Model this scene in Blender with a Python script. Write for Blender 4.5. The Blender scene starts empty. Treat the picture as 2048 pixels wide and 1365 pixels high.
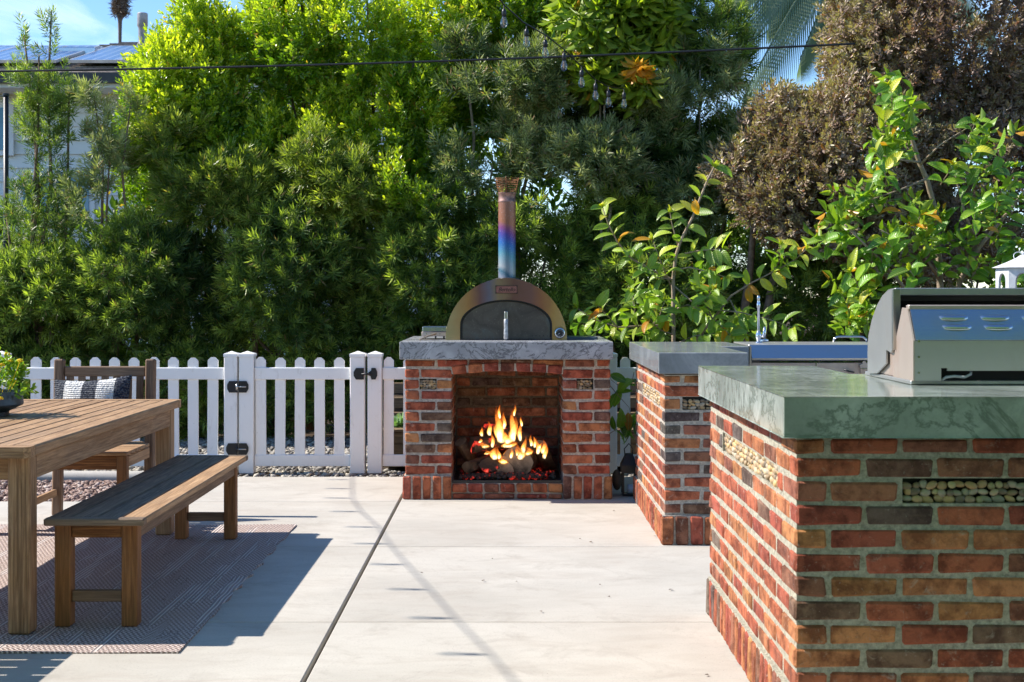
import bpy, math, random
import numpy as np
from mathutils import Vector, Matrix
R = math.radians
rng = random.Random(7)
nr = np.random.default_rng(11)
S = bpy.context.scene
COL = S.collection

# ---------------------------------------------------------------- camera, sky, sun, exposure
F = 2750.0; CX = 1016.0; CY = 594.0; H = 1.28          # focal length and vanishing point in photo pixels, eye height
cam = bpy.data.cameras.new('camera'); camo = bpy.data.objects.new('camera', cam); COL.objects.link(camo)
camo.location = (0, 0, H); camo.rotation_euler = (R(90), 0, 0)
cam.sensor_width = 36; cam.lens = F/2048*36
cam.shift_x = (1024-CX)/2048; cam.shift_y = -(682.5-CY)/2048
cam.clip_start = 0.05; cam.clip_end = 8000
cam.dof.use_dof = True; cam.dof.focus_distance = 7.6; cam.dof.aperture_fstop = 9.0
S.camera = camo
KX, KY = 1.06, -0.09                                    # shadow shift per metre of height
elev = math.atan(1/math.hypot(KX, KY))
w = bpy.data.worlds.new('World'); S.world = w; w.use_nodes = True
nt = w.node_tree; nt.nodes.clear()
sky = nt.nodes.new('ShaderNodeTexSky'); sky.sky_type = 'NISHITA'; sky.sun_disc = False
sky.sun_elevation = elev; sky.sun_rotation = math.atan2(-KX, -KY)
sky.air_density = 1.0; sky.dust_density = 0.0; sky.ozone_density = 3.0; sky.altitude = 1500
bg = nt.nodes.new('ShaderNodeBackground'); bg.inputs['Strength'].default_value = 0.138
wo = nt.nodes.new('ShaderNodeOutputWorld')
hs_ = nt.nodes.new('ShaderNodeHueSaturation'); hs_.inputs['Saturation'].default_value = 1.12; nt.links.new(sky.outputs[0], hs_.inputs['Color']); nt.links.new(hs_.outputs[0], bg.inputs[0]); nt.links.new(bg.outputs[0], wo.inputs[0])
sl = bpy.data.lights.new('sun', 'SUN'); sl.energy = 4.9; sl.angle = R(0.53); sl.color = (1, .94, .85)
so = bpy.data.objects.new('sun', sl); COL.objects.link(so)
so.rotation_euler = Vector((KX, KY, -1)).to_track_quat('-Z', 'Y').to_euler()
S.view_settings.view_transform = 'Standard'; S.view_settings.look = 'None'
S.view_settings.exposure = 0.80; S.view_settings.gamma = 1; S.view_settings.use_curve_mapping = False
S.cycles.use_denoising = True
S.cycles.max_bounces = 6; S.cycles.diffuse_bounces = 4; S.cycles.glossy_bounces = 3
S.cycles.transmission_bounces = 4; S.cycles.transparent_max_bounces = 12
S.cycles.caustics_reflective = False; S.cycles.caustics_refractive = False
S.cycles.sample_clamp_indirect = 4

def P(px, py, d): return Vector(((px-CX)/F*d, d, H-(py-CY)/F*d))
def GX(px, d): return (px-CX)/F*d
def GZ(py, d): return H-(py-CY)/F*d

# ---------------------------------------------------------------- material helpers
class NT:
    def __init__(s, name):
        s.m = bpy.data.materials.new(name); s.m.use_nodes = True
        s.t = s.m.node_tree; s.t.nodes.clear()
        s.out = s.n('ShaderNodeOutputMaterial')
    def n(s, typ, **kw):
        x = s.t.nodes.new(typ)
        for k, v in kw.items():
            if k.startswith('_'): setattr(x, k[1:], v)
            else: s.i(x, k, v)
        return x
    def i(s, x, k, v):
        k = int(k[1:]) if (k[0] == 'i' and k[1:].isdigit()) else k.replace('_', ' ')
        inp = x.inputs[k]
        if isinstance(v, bpy.types.NodeSocket): s.t.links.new(v, inp)
        elif isinstance(v, bpy.types.Node): s.t.links.new(v.outputs[0], inp)
        else:
            if isinstance(v, (tuple, list)) and len(v) == 3 and inp.type == 'RGBA': v = (*v, 1)
            inp.default_value = v
    def coord(s, kind='Object', scale=(1, 1, 1), rand=0.0):
        tc = s.n('ShaderNodeTexCoord'); mp = s.n('ShaderNodeMapping', Vector=tc.outputs[kind], Scale=scale)
        if rand:
            oi = s.n('ShaderNodeObjectInfo')
            mm = s.math('MULTIPLY', oi.outputs['Random'], rand)
            cb = s.n('ShaderNodeCombineXYZ', X=mm, Y=mm, Z=mm); s.i(mp, 'Location', cb)
        return mp
    def noise(s, vec, scale, detail=4, rough=.55, dist=0): 
        return s.n('ShaderNodeTexNoise', Vector=vec, Scale=scale, Detail=detail, Roughness=rough, Distortion=dist)
    def math(s, op, a, b=0.0, c=None):
        x = s.n('ShaderNodeMath', _operation=op); s.i(x, 'i0', a); s.i(x, 'i1', b)
        if c is not None: s.i(x, 'i2', c)
        return x
    def ramp(s, fac, stops, interp='LINEAR'):
        x = s.n('ShaderNodeValToRGB'); s.i(x, 'Fac', fac); r = x.color_ramp; r.interpolation = interp
        while len(r.elements) < len(stops): r.elements.new(.5)
        for e, (p, c) in zip(r.elements, stops):
            e.position = p; e.color = (*c, 1) if isinstance(c, (tuple, list)) else (c, c, c, 1)
        return x
    def mix(s, fac, a, b, blend='MIX'):
        x = s.n('ShaderNodeMix', _data_type='RGBA', _blend_type=blend)
        s.i(x, 'i0', fac); s.i(x, 'i6', a); s.i(x, 'i7', b)
        return x.outputs[2]
    def bump(s, h, strength=.3, dist=.01, normal=None):
        x = s.n('ShaderNodeBump', Height=h, Strength=strength, Distance=dist)
        if normal is not None: s.i(x, 'Normal', normal)
        return x
    def pbr(s, col, rough=.6, metal=0, bump=None, spec=.5, coat=0):
        b = s.n('ShaderNodeBsdfPrincipled', Base_Color=col, Roughness=rough, Metallic=metal)
        b.inputs['Specular IOR Level'].default_value = spec
        if coat: b.inputs['Coat Weight'].default_value = coat; b.inputs['Coat Roughness'].default_value = .15
        if bump is not None: s.i(b, 'Normal', bump)
        return b
    def end(s, sh): s.t.links.new(sh.outputs[0] if isinstance(sh, bpy.types.Node) else sh, s.out.inputs[0]); return s.m

def plain(name, col, rough=.6, metal=0, spec=.5, nscale=8, var=.18, bump=.0, bscale=60, bdist=.002):
    k = NT(name); v = k.coord(rand=20)
    n = k.noise(v, nscale, 5)
    lo = tuple(c*(1-var) for c in col); hi = tuple(min(1, c*(1+var)) for c in col)
    c = k.ramp(n.outputs[0], [(.3, lo), (.7, hi)])
    b = k.bump(k.noise(v, bscale, 4), bump, bdist) if bump else None
    return k.end(k.pbr(c, rough, metal, b, spec))

def mat_brick(name, dirt=.5):
    k = NT(name); oi = k.n('ShaderNodeObjectInfo'); v = k.coord(rand=40)
    n1 = k.noise(v, 14, 6, .65); n2 = k.noise(v, 90, 4, .7); n3 = k.noise(v, 5, 3)
    dark = k.mix(1.0, oi.outputs['Color'], (.42, .36, .36), 'MULTIPLY'); ef = k.noise(k.coord(rand=13), 22, 8, .75, .8)
    c = k.mix(k.ramp(n1.outputs[0], [(.42, 0), (.60, 1)]), oi.outputs['Color'], dark)
    c = k.mix(k.ramp(n3.outputs[0], [(.62, 0), (.74, .45)]), c, (.09, .065, .055))
    c = k.mix(k.ramp(n2.outputs[0], [(.63, 0), (.72, dirt)]), c, (.5, .42, .36))
    c = k.mix(k.ramp(ef.outputs[0], [(.58, 0), (.68, .5)]), c, (.56, .46, .38)); c = k.mix(k.ramp(ef.outputs[0], [(.30, .7), (.36, 0)]), c, (.06, .045, .04))
    b = k.bump(k.math('ADD', n2.outputs[0], k.math('MULTIPLY', ef.outputs[0], 3.0)), .8, .006)
    return k.end(k.pbr(c, .85, 0, b, .25))

def mat_mortar(name, col):
    k = NT(name); v = k.coord(); n = k.noise(v, 60, 6, .7); m = k.noise(v, 7, 3)
    c = k.ramp(n.outputs[0], [(.35, tuple(x*.55 for x in col)), (.62, tuple(min(1, x*1.2) for x in col))])
    c = k.mix(k.ramp(m.outputs[0], [(.4, 0), (.75, .4)]), c, tuple(x*.7 for x in col))
    return k.end(k.pbr(c, .95, 0, k.bump(k.math('ADD', n.outputs[0], k.noise(v, 170, 3, .7).outputs[0]), 1.0, .009), .15))

def mat_wood(name, axis, light, dark, rough=.65, grain=.8):
    k = NT(name); sc = [14, 14, 14]; sc[axis] = .9
    v = k.coord(scale=tuple(sc), rand=30)
    n = k.noise(v, 3.4, 9, .68, 1.4)
    sc2 = [70, 70, 70]; sc2[axis] = 2.0
    v2 = k.coord(scale=tuple(sc2), rand=30); f = k.noise(v2, 2, 4, .6)
    mid = tuple((a+b)/2 for a, b in zip(light, dark))
    c = k.ramp(n.outputs[0], [(.34, dark), (.5, mid), (.64, light)])
    c = k.mix(k.ramp(f.outputs[0], [(.38, grain*.9), (.56, 0)]), c, tuple(x*.5 for x in dark))
    v3 = k.coord(rand=9); bl = k.noise(v3, 5, 4, .6)
    c = k.mix(k.ramp(bl.outputs[0], [(.55, 0), (.8, .6)]), c, tuple(x*.5 for x in mid))
    oi = k.n('ShaderNodeObjectInfo')
    c = k.mix(k.math('MULTIPLY', oi.outputs['Random'], .4), c, light); c = k.mix(k.ramp(k.noise(k.coord(rand=3), 2.2, 5, .65).outputs[0], [(.5, 0), (.75, .25)]), c, (.2, .17, .14))
    b = k.bump(k.math('ADD', n.outputs[0], f.outputs[0]), .6, .004)
    return k.end(k.pbr(c, rough, 0, b, .3))

def mat_stone(name, base, vein, pale, rough=.12, vs=2.5, amount=.6, sc=(1, 1, 1)):
    k = NT(name); v = k.coord(scale=sc)
    n = k.noise(v, 3.0, 8, .62, 1.2); n2 = k.noise(v, vs*2.6, 10, .68, 2.2)
    wv = k.math('ABSOLUTE', k.math('SUBTRACT', n2.outputs[0], .5))
    c = k.ramp(n.outputs[0], [(.3, tuple(x*.72 for x in base)), (.5, base), (.7, pale)])
    c = k.mix(k.ramp(wv, [(.0, amount), (.035, 0)]), c, vein)
    f = k.noise(v, 55, 5, .7)
    c = k.mix(k.ramp(f.outputs[0], [(.5, 0), (.72, .35)]), c, tuple(x*.55 for x in base))
    return k.end(k.pbr(c, k.ramp(f.outputs[0], [(.3, rough), (.7, rough+.1)]), 0, k.bump(f, .06, .001), .5))

def mat_steel(name, col=(.55, .54, .52), rough=.28, stain=(.35, .22, .16), amt=.35, brush=0, metal=1):
    k = NT(name); sc = [3, 3, 3]; sc[brush] = .15
    v = k.coord(scale=(1, 1, 1)); vb = k.coord(scale=tuple(s*30 for s in sc))
    br = k.noise(vb, 3, 4, .6); n = k.noise(v, 6, 6, .65, .5)
    c = k.mix(k.ramp(n.outputs[0], [(.45, 0), (.75, amt)]), col, stain)
    r = k.math('ADD', k.math('MULTIPLY', n.outputs[0], .2), rough-.08)
    return k.end(k.pbr(c, r, metal, k.bump(br, .12, .001)))

def mat_leaf(name, lo, mid, hi, tip, tipamt=.5, trans=.35, rough=.42, rare=None, rareamt=.04, spec=.5):
    k = NT(name); at = k.n('ShaderNodeAttribute', _attribute_name='lc')
    sp = k.n('ShaderNodeSeparateColor', Color=at.outputs['Color'])
    st = [(.05, lo), (.5, mid), (.95, hi)]
    c = k.ramp(sp.outputs[0], st)
    g = k.math('MULTIPLY', k.math('POWER', sp.outputs[1], 2.0), k.math('MULTIPLY', sp.outputs[2], tipamt*1.6))
    c = k.mix(g, c, tip)
    if rare: c = k.mix(k.math('GREATER_THAN', k.math('FRACT', k.math('MULTIPLY', sp.outputs[0], 37.3)), 1-rareamt), c, rare)
    b = k.pbr(c, rough, 0, None, spec)
    tc = k.mix(1.0, c, (1.5, 1.7, .5), 'MULTIPLY')
    t = k.n('ShaderNodeBsdfTranslucent', Color=tc)
    mx = k.n('ShaderNodeMixShader', Fac=trans); k.i(mx, 'i1', b); k.i(mx, 'i2', t)
    return k.end(mx)

M = {}
M['brick'] = mat_brick('brick_face'); M['mortar'] = mat_mortar('mortar', (.58, .515, .44))
M['mortar_green_cast'] = mat_mortar('mortar_near', (.54, .50, .40))  # tan mortar with a slight tint of the green bounced light
M['mortar_soot_glow'] = mat_mortar('mortar_soot_glow', (.22, .18, .13))  # sooty mortar, lightened to hold some of the fire's warm glow
def mat_white():
    k = NT('white_vinyl'); v = k.coord('Object', rand=11); n = k.noise(v, 3, 5); g = k.noise(k.coord(scale=(1, 1, .35), rand=5), 16, 8, .75, .5); d = k.noise(v, 70, 4, .7)
    c = k.ramp(n.outputs[0], [(.3, (.85, .83, .80)), (.7, (.90, .885, .86))])
    c = k.mix(k.ramp(g.outputs[0], [(.56, 0), (.72, .45)]), c, (.55, .50, .43)); c = k.mix(k.ramp(d.outputs[0], [(.66, 0), (.72, .5)]), c, (.35, .3, .24))
    return k.end(k.pbr(c, .45, 0, None, .4))
M['white'] = mat_white()
M['black'] = plain('black_metal', (.012, .012, .014), .4, 0, .5, 8, .3)
M['white_metal'] = plain('white_lantern_metal', (.55, .57, .6), .5, 0, .4, 12, .15, .3)
M['steel'] = mat_steel('stainless_steel')
M['steel_pink'] = mat_steel('stainless_warm_stained', (.58, .48, .42), .4, (.42, .24, .17), .6, 0, .6)  # warm reflections tinted into the base colour, brown stains over it
M['steel_grey'] = mat_steel('stainless_satin', (.53, .53, .525), .36, (.40, .35, .3), .45, 2, .75)
M['mirror'] = mat_steel('stainless_bright', (.62, .62, .63), .16, (.45, .4, .36), .2)
M['mirror_sky_tint'] = mat_steel('stainless_sky', (.5, .56, .62), .2, (.45, .36, .34), .35)  # bluish copy of the bright steel, sky reflection put into its colour
M['slab_fire'] = mat_stone('stone_grey_veined', (.36, .365, .38), (.05, .05, .06), (.56, .56, .58), .2, 1.9, .85)
M['slab_mid'] = mat_stone('stone_slate', (.26, .28, .295), (.15, .16, .17), (.38, .40, .42), .1, 1.0, .3)
M['slab_near'] = mat_stone('stone_green', (.32, .36, .33), (.13, .165, .14), (.50, .54, .51), .08, .8, .85)
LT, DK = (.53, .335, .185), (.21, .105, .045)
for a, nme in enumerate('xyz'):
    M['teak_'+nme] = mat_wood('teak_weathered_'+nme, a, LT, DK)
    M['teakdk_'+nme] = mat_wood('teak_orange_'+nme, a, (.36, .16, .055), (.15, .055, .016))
    M['teakgrey_'+nme] = mat_wood('teak_shaded_'+nme, a, (.30, .21, .14), (.10, .066, .044))  # dark copy of the teak for bench slats in the table's shadow
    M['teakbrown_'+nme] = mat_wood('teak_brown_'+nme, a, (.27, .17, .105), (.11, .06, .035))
M['timber_x'] = mat_wood('timber_bed_x', 0, (.3, .21, .12), (.13, .08, .045))
M['bark'] = plain('bark', (.2, .14, .1), .9, 0, .1, 20, .4, .6, 60, .01)
M['bark_pale'] = plain('bark_pale', (.34, .26, .19), .8, 0, .2, 18, .3, .4, 60, .006)

# ---------------------------------------------------------------- mesh helpers
def link(o, parent=None):
    COL.objects.link(o)
    if parent is not None: o.parent = parent
    return o
def tag(o, label=None, cat=None, group=None, kind=None):
    if label: o['label'] = label
    if cat: o['category'] = cat
    if group: o['group'] = group
    if kind: o['kind'] = kind
    return o
def thing(name, label, cat, loc=(0, 0, 0), rz=0, group=None):
    o = bpy.data.objects.new(name, None); o.empty_display_size = .1; link(o)
    o.location = loc; o.rotation_euler = (0, 0, rz); return tag(o, label, cat, group)

class MB:
    def __init__(s): s.v = []; s.f = []
    def add(s, vs, fs):
        b = len(s.v); s.v += [tuple(x) for x in vs]; s.f += [tuple(b+i for i in f) for f in fs]; return s
    def box(s, x0, x1, y0, y1, z0, z1):
        vs = [(x, y, z) for x in (x0, x1) for y in (y0, y1) for z in (z0, z1)]
        return s.add(vs, [(0, 1, 3, 2), (4, 6, 7, 5), (0, 4, 5, 1), (2, 3, 7, 6), (0, 2, 6, 4), (1, 5, 7, 3)])
    def cbox(s, x0, x1, y0, y1, z0, z1, b=.003, jit=0.0):
        lo, hi = (x0, y0, z0), (x1, y1, z1); idx = {}; vs = []
        c = [(l+h)/2 for l, h in zip(lo, hi)]
        for sx in (0, 1):
            for sy in (0, 1):
                for sz in (0, 1):
                    sg = (sx, sy, sz)
                    jo = [rng.uniform(-jit, jit) for _ in range(3)] if jit else (0, 0, 0)
                    for a in range(3):
                        p = [(hi[i] if sg[i] else lo[i]) if i == a else ((hi[i]-b) if sg[i] else (lo[i]+b)) for i in range(3)]
                        idx[(sg, a)] = len(vs); vs.append(tuple(p[i]+jo[i] for i in range(3)))
        fs = []
        for a in range(3):
            o1, o2 = (a+1) % 3, (a+2) % 3
            for sa in (0, 1):
                q = []
                for u, w_ in ((0, 0), (1, 0), (1, 1), (0, 1)):
                    g = [0]*3; g[a] = sa; g[o1] = u; g[o2] = w_; q.append(idx[(tuple(g), a)])
                fs.append(q)
            for u in (0, 1):
                for w_ in (0, 1):
                    g0 = [0]*3; g0[o1] = u; g0[o2] = w_; g1 = list(g0); g1[a] = 1; g0, g1 = tuple(g0), tuple(g1)
                    fs.append([idx[(g0, o1)], idx[(g1, o1)], idx[(g1, o2)], idx[(g0, o2)]])
        for sx in (0, 1):
            for sy in (0, 1):
                for sz in (0, 1): fs.append([idx[((sx, sy, sz), a)] for a in range(3)])
        out = []
        for f in fs:
            p = [Vector(vs[i]) for i in f]; nn = (p[1]-p[0]).cross(p[2]-p[0]); m = sum(p, Vector())/len(p)-Vector(c)
            out.append(tuple(f) if nn.dot(m) > 0 else tuple(reversed(f)))
        return s.add(vs, out)
    def tube(s, pts, r, seg=8, cap=True):
        pts = [Vector(p) for p in pts]; n = len(pts); rs = r if isinstance(r, (list, tuple)) else [r]*n
        vs = []; fs = []; prev = None
        for i, p in enumerate(pts):
            t = (pts[min(i+1, n-1)]-pts[max(i-1, 0)]).normalized()
            if prev is None:
                a = Vector((0, 0, 1)) if abs(t.z) < .9 else Vector((1, 0, 0)); u = t.cross(a).normalized()
            else: u = (prev-t*prev.dot(t)).normalized()
            prev = u; v = t.cross(u)
            for k in range(seg):
                a = 2*math.pi*k/seg; vs.append(p+(u*math.cos(a)+v*math.sin(a))*rs[i])
        for i in range(n-1):
            for k in range(seg): fs.append((i*seg+k, i*seg+(k+1) % seg, (i+1)*seg+(k+1) % seg, (i+1)*seg+k))
        if cap: fs.append(tuple(reversed(range(seg)))); fs.append(tuple((n-1)*seg+k for k in range(seg)))
        return s.add(vs, fs)
    def lathe(s, prof, c=(0, 0, 0), seg=24, caps=True, ax=2):
        vs = []; fs = []; n = len(prof)
        for r, z in prof:
            for k in range(seg):
                a = 2*math.pi*k/seg; p = (r*math.cos(a), r*math.sin(a), z)
                if ax == 1: p = (p[0], p[2], p[1])
                if ax == 0: p = (p[2], p[0], p[1])
                vs.append((p[0]+c[0], p[1]+c[1], p[2]+c[2]))
        for i in range(n-1):
            for k in range(seg): fs.append((i*seg+k, i*seg+(k+1) % seg, (i+1)*seg+(k+1) % seg, (i+1)*seg+k))
        if caps: fs.append(tuple(reversed(range(seg)))); fs.append(tuple((n-1)*seg+k for k in range(seg)))
        return s.add(vs, fs)
    def prism(s, poly, ax, a0, a1):
        """poly: 2D points in the plane of the two other axes (in order), extruded along axis ax"""
        def mk(p, a):
            q = list(p); q.insert(ax, a); return tuple(q)
        n = len(poly); vs = [mk(p, a0) for p in poly]+[mk(p, a1) for p in poly]
        fs = [tuple(range(n)), tuple(reversed(range(n, 2*n)))]+[(i, (i+1) % n+0, (i+1) % n+n, i+n) for i in range(n)]
        return s.add(vs, fs)
    def band(s, outer, inner, ax, a0, a1):
        """strip between two open polylines of the same length, extruded"""
        n = len(outer)
        for i in range(n-1):
            s.prism([outer[i], outer[i+1], inner[i+1], inner[i]], ax, a0, a1)
        return s
    def mesh(s, name, mat=None, smooth=False):
        me = bpy.data.meshes.new(name); me.from_pydata(s.v, [], s.f); me.update()
        if mat: me.materials.append(mat)
        if smooth: me.polygons.foreach_set('use_smooth', [True]*len(me.polygons))
        return me
    def build(s, name, mat, parent=None, smooth=False, loc=None):
        o = bpy.data.objects.new(name, s.mesh(name, mat, smooth)); link(o, parent)
        if loc is not None: o.location = loc
        return o
def smooth_angle(o, ang=40):
    me = o.data
    me.polygons.foreach_set('use_smooth', [True]*len(me.polygons))
    try: me.set_sharp_from_angle(angle=R(ang))
    except Exception: pass
    return o
def board(name, x0, x1, y0, y1, z0, z1, mat, parent=None, b=.003, jit=0.0, loc0=(0, 0, 0)):
    """chamfered block whose origin is its own centre"""
    c = ((x0+x1)/2, (y0+y1)/2, (z0+z1)/2); h = ((x1-x0)/2, (y1-y0)/2, (z1-z0)/2)
    return MB().cbox(-h[0], h[0], -h[1], h[1], -h[2], h[2], b, jit).build(name, mat, parent, loc=c)
def mesh_np(name, verts, tris, mat, parent=None, col=None, smooth=False):
    me = bpy.data.meshes.new(name); nv = len(verts); nf = len(tris)
    me.vertices.add(nv); me.vertices.foreach_set('co', np.asarray(verts, np.float32).ravel())
    me.loops.add(nf*3); me.loops.foreach_set('vertex_index', np.asarray(tris, np.int32).ravel())
    me.polygons.add(nf); me.polygons.foreach_set('loop_start', np.arange(0, nf*3, 3, dtype=np.int32))
    me.update(calc_edges=True)
    if smooth: me.polygons.foreach_set('use_smooth', np.ones(nf, bool))
    if col is not None:
        a = me.color_attributes.new('lc', 'FLOAT_COLOR', 'POINT')
        c = np.ones((nv, 4), np.float32); c[:, :3] = col; a.data.foreach_set('color', c.ravel())
    me.materials.append(mat)
    return link(bpy.data.objects.new(name, me), parent)

# ---------------------------------------------------------------- ground, patio, gravel
def mat_concrete():
    k = NT('concrete'); v = k.coord('Object'); oi = k.n('ShaderNodeObjectInfo')
    n = k.noise(v, 1.3, 6, .6, .4); f = k.noise(v, 130, 5, .75); m = k.noise(k.coord(scale=(1, 3.2, 1)), 2.4, 7, .68, .8)
    c = k.ramp(n.outputs[0], [(.3, (.40, .37, .325)), (.7, (.52, .485, .43))])
    c = k.mix(k.ramp(m.outputs[0], [(.48, 0), (.75, .55)]), c, (.36, .31, .26))
    c = k.mix(k.ramp(f.outputs[0], [(.52, 0), (.68, .5)]), c, (.28, .26, .235))
    g2_ = k.noise(v, 3.1, 9, .72, .6); c = k.mix(k.ramp(g2_.outputs[0], [(.54, 0), (.68, .5)]), c, (.31, .275, .235))
    cr = k.noise(k.coord(scale=(1, 1, 1), rand=7), 1.1, 9, .62, 1.5); c = k.mix(k.ramp(k.math('ABSOLUTE', k.math('SUBTRACT', cr.outputs[0], .47)), [(0, .22), (.0022, 0)]), c, (.2, .17, .15))
    sp = k.n('ShaderNodeTexVoronoi', Vector=v, Scale=26)
    c = k.mix(k.ramp(sp.outputs['Distance'], [(.035, .8), (.05, 0)]), c, (.13, .1, .08))
    return k.end(k.pbr(c, .82, 0, k.bump(f, .25, .002), .3))
M['concrete'] = mat_concrete()
M['soil'] = plain('soil', (.07, .05, .035), .95, 0, .1, 6, .35, .8, 30, .02)
M['grass'] = plain('bounce_lawn', (.07, .13, .02), .9, 0, .1, 30, .5, .9, 200, .02)

tag(MB().box(-400, 400, -400, 1500, -.5, -.06).build('ground', M['soil']), kind='structure')
tag(MB().box(-30, 30, -25, 2.2, -.055, -.004).build('bounce_lawn', M['grass']), kind='structure')  # unseen grass, added so green light bounces onto the near counter
patio = tag(MB().box(-12, 9, 2.25, 8.60, -.055, -.03).build('patio', M['soil']), kind='structure')
tag(MB().box(-2.05, 4.5, 8.60, 9.78, -.055, -.03).build('patio_bed', M['soil'], patio))
xs = [(-6.2, -3.45), (-3.442, -.688), (-.673, 2.3), (2.308, 4.6)]
ys = [(2.26, 3.85), (3.856, 5.407), (5.413, 7.037), (7.043, 8.60)]
for (a, b) in xs:
    for (c, d) in ys:
        board('concrete_panel', a, b, c, d, -.03, 0, M['concrete'], patio, .004)
for (a, b) in [(-2.05, -.688), (-.673, 2.3)]:
    board('concrete_panel', a, b, 8.606, 9.78, -.03, 0, M['concrete'], patio, .004)

def icos():
    t = (1+5**.5)/2
    v = np.array([(-1, t, 0), (1, t, 0), (-1, -t, 0), (1, -t, 0), (0, -1, t), (0, 1, t), (0, -1, -t), (0, 1, -t), (t, 0, -1), (t, 0, 1), (-t, 0, -1), (-t, 0, 1)], float)
    v /= np.linalg.norm(v[0])
    f = np.array([(0, 11, 5), (0, 5, 1), (0, 1, 7), (0, 7, 10), (0, 10, 11), (1, 5, 9), (5, 11, 4), (11, 10, 2), (10, 7, 6), (7, 1, 8), (3, 9, 4), (3, 4, 2), (3, 2, 6), (3, 6, 8), (3, 8, 9), (4, 9, 5), (2, 4, 11), (6, 2, 10), (8, 6, 7), (9, 8, 1)])
    return v, f
IV, IF = icos()
def stones(name, xr, yr, n, size, mat, label, z=0, flat=.55, cut=None, layers=1):
    x = nr.uniform(*xr, n); y = nr.uniform(*yr, n)
    if cut is not None: kp = cut(x, y); x, y = x[kp], y[kp]; n = len(x)
    s = size*nr.uniform(.55, 1.35, n)
    zz = z+s*.3+nr.uniform(-.01, .012, n)
    sc = np.stack([s*nr.uniform(.7, 1.25, n), s*nr.uniform(.7, 1.25, n), s*flat*nr.uniform(.8, 1.3, n)], 1)
    base = IV[None]*(1+nr.uniform(-.22, .22, (n, 12, 1)))
    v = base*sc[:, None, :]
    a = nr.uniform(0, 6.28, n); ca, sa = np.cos(a), np.sin(a); ti = nr.uniform(-.5, .5, n)
    vx = v[..., 0]*ca[:, None]-v[..., 1]*sa[:, None]; vy = v[..., 0]*sa[:, None]+v[..., 1]*ca[:, None]
    vz = v[..., 2]+vx*ti[:, None]
    v = np.stack([vx+x[:, None], vy+y[:, None], vz+zz[:, None]], -1).reshape(-1, 3)
    f = (IF[None]+12*np.arange(n)[:, None, None]).reshape(-1, 3)
    c = np.repeat(nr.uniform(0, 1, (n, 3)), 12, 0)
    o = mesh_np(name, v, f, mat, None, c); return tag(o, label, 'gravel', kind='stuff')
def mat_gravel(name, stops):
    k = NT(name); at = k.n('ShaderNodeAttribute', _attribute_name='lc'); sp = k.n('ShaderNodeSeparateColor', Color=at.outputs['Color'])
    c = k.ramp(sp.outputs[0], stops); n = k.noise(k.coord(), 80, 4)
    c = k.mix(k.ramp(n.outputs[0], [(.4, 0), (.7, .4)]), c, (.1, .09, .08))
    return k.end(k.pbr(c, .8, 0, None, .3))
M['gravel_brown'] = mat_gravel('gravel_brown', [(0, (.12, .07, .055)), (.4, (.3, .19, .15)), (.75, (.42, .3, .25)), (1, (.6, .5, .44))])
M['gravel_grey'] = mat_gravel('gravel_grey', [(0, (.14, .12, .10)), (.4, (.3, .28, .26)), (.8, (.45, .41, .35)), (1, (.65, .58, .46))])
stones('brown_gravel', (-5.2, -2.07), (8.63, 9.6), 7500, .017, M['gravel_brown'], 'reddish brown gravel bed between the patio and the pale curb', -.02)
stones('grey_gravel', (-5.2, 2.2), (9.82, 12.6), 19000, .02, M['gravel_grey'], 'grey pebble gravel under and behind the white picket fence', -.02,
       cut=lambda x, y: ~((x > -1.05) & (y > 10.15)) & ~((x < -2.0) & (y < 9.85)))
# the pale curb between both gravels
cb = MB(); cp = [(-5.2, 9.74), (-4.2, 9.72), (-3.6, 9.70), (-3.2, 9.73), (-2.7, 9.71), (-2.05, 9.76)]
cb.tube([(x, y, .0) for x, y in cp], .05, 10)
tag(cb.build('concrete_curb', M['concrete'], None, True), 'low pale rounded curb running between the brown and the grey gravel', 'curb')
# ---------------------------------------------------------------- brickwork
BL, BH, BW, J = .1895, .0552, .088, .0128
CO = .0677
RED = [(.50, .15, .075), (.45, .12, .065), (.52, .19, .085), (.54, .225, .095), (.41, .105, .065), (.36, .14, .085), (.25, .14, .095), (.18, .125, .10), (.31, .13, .08), (.145, .115, .10)]
_cache = {}
def brick(parent, x0, x1, y0, y1, z0, z1, cols=RED, wts=None, mat=None, rot=None, colmul=1.0):
    dx, dy, dz = [round(v, 3) for v in (x1-x0, y1-y0, z1-z0)]
    key = (dx, dy, dz, rng.randrange(3), mat)
    if key not in _cache:
        m = MB().cbox(-dx/2, dx/2, -dy/2, dy/2, -dz/2, dz/2, min(.007, dz*.2), .0028)
        _cache[key] = m.mesh('brick', mat or M['brick'])
    o = bpy.data.objects.new('brick', _cache[key]); link(o, parent)
    o.location = ((x0+x1)/2+rng.uniform(-.0015, .0015), (y0+y1)/2+rng.uniform(-.0018, .0018), (z0+z1)/2+rng.uniform(-.001, .001))
    o.rotation_euler = rot if rot else (rng.uniform(-.006, .006), rng.uniform(-.006, .006), rng.uniform(-.008, .008))
    c = rng.choice(cols) if wts is None else rng.choices(cols, wts)[0]; j = rng.uniform(.86, 1.14)*colmul
    o.color = (c[0]*j, c[1]*j*rng.uniform(.92, 1.08), c[2]*j, 1); return o
def run(a, b, start_short=False, short=BW, long=BL):
    """brick spans from a to b"""
    out = []; p = a; first = True
    while p < b-.02:
        L = short if (first and start_short) else long
        e = min(p+L, b)
        if b-e < .04: e = b
        out.append((p, e)); p = e+J; first = False
    return out
def hit(a, b, z0, z1, holes):
    for (h0, h1, k0, k1) in holes:
        if b > h0+.002 and a < h1-.002 and z1 > k0+.002 and z0 < k1-.002: return (h0, h1)
    return None
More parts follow.
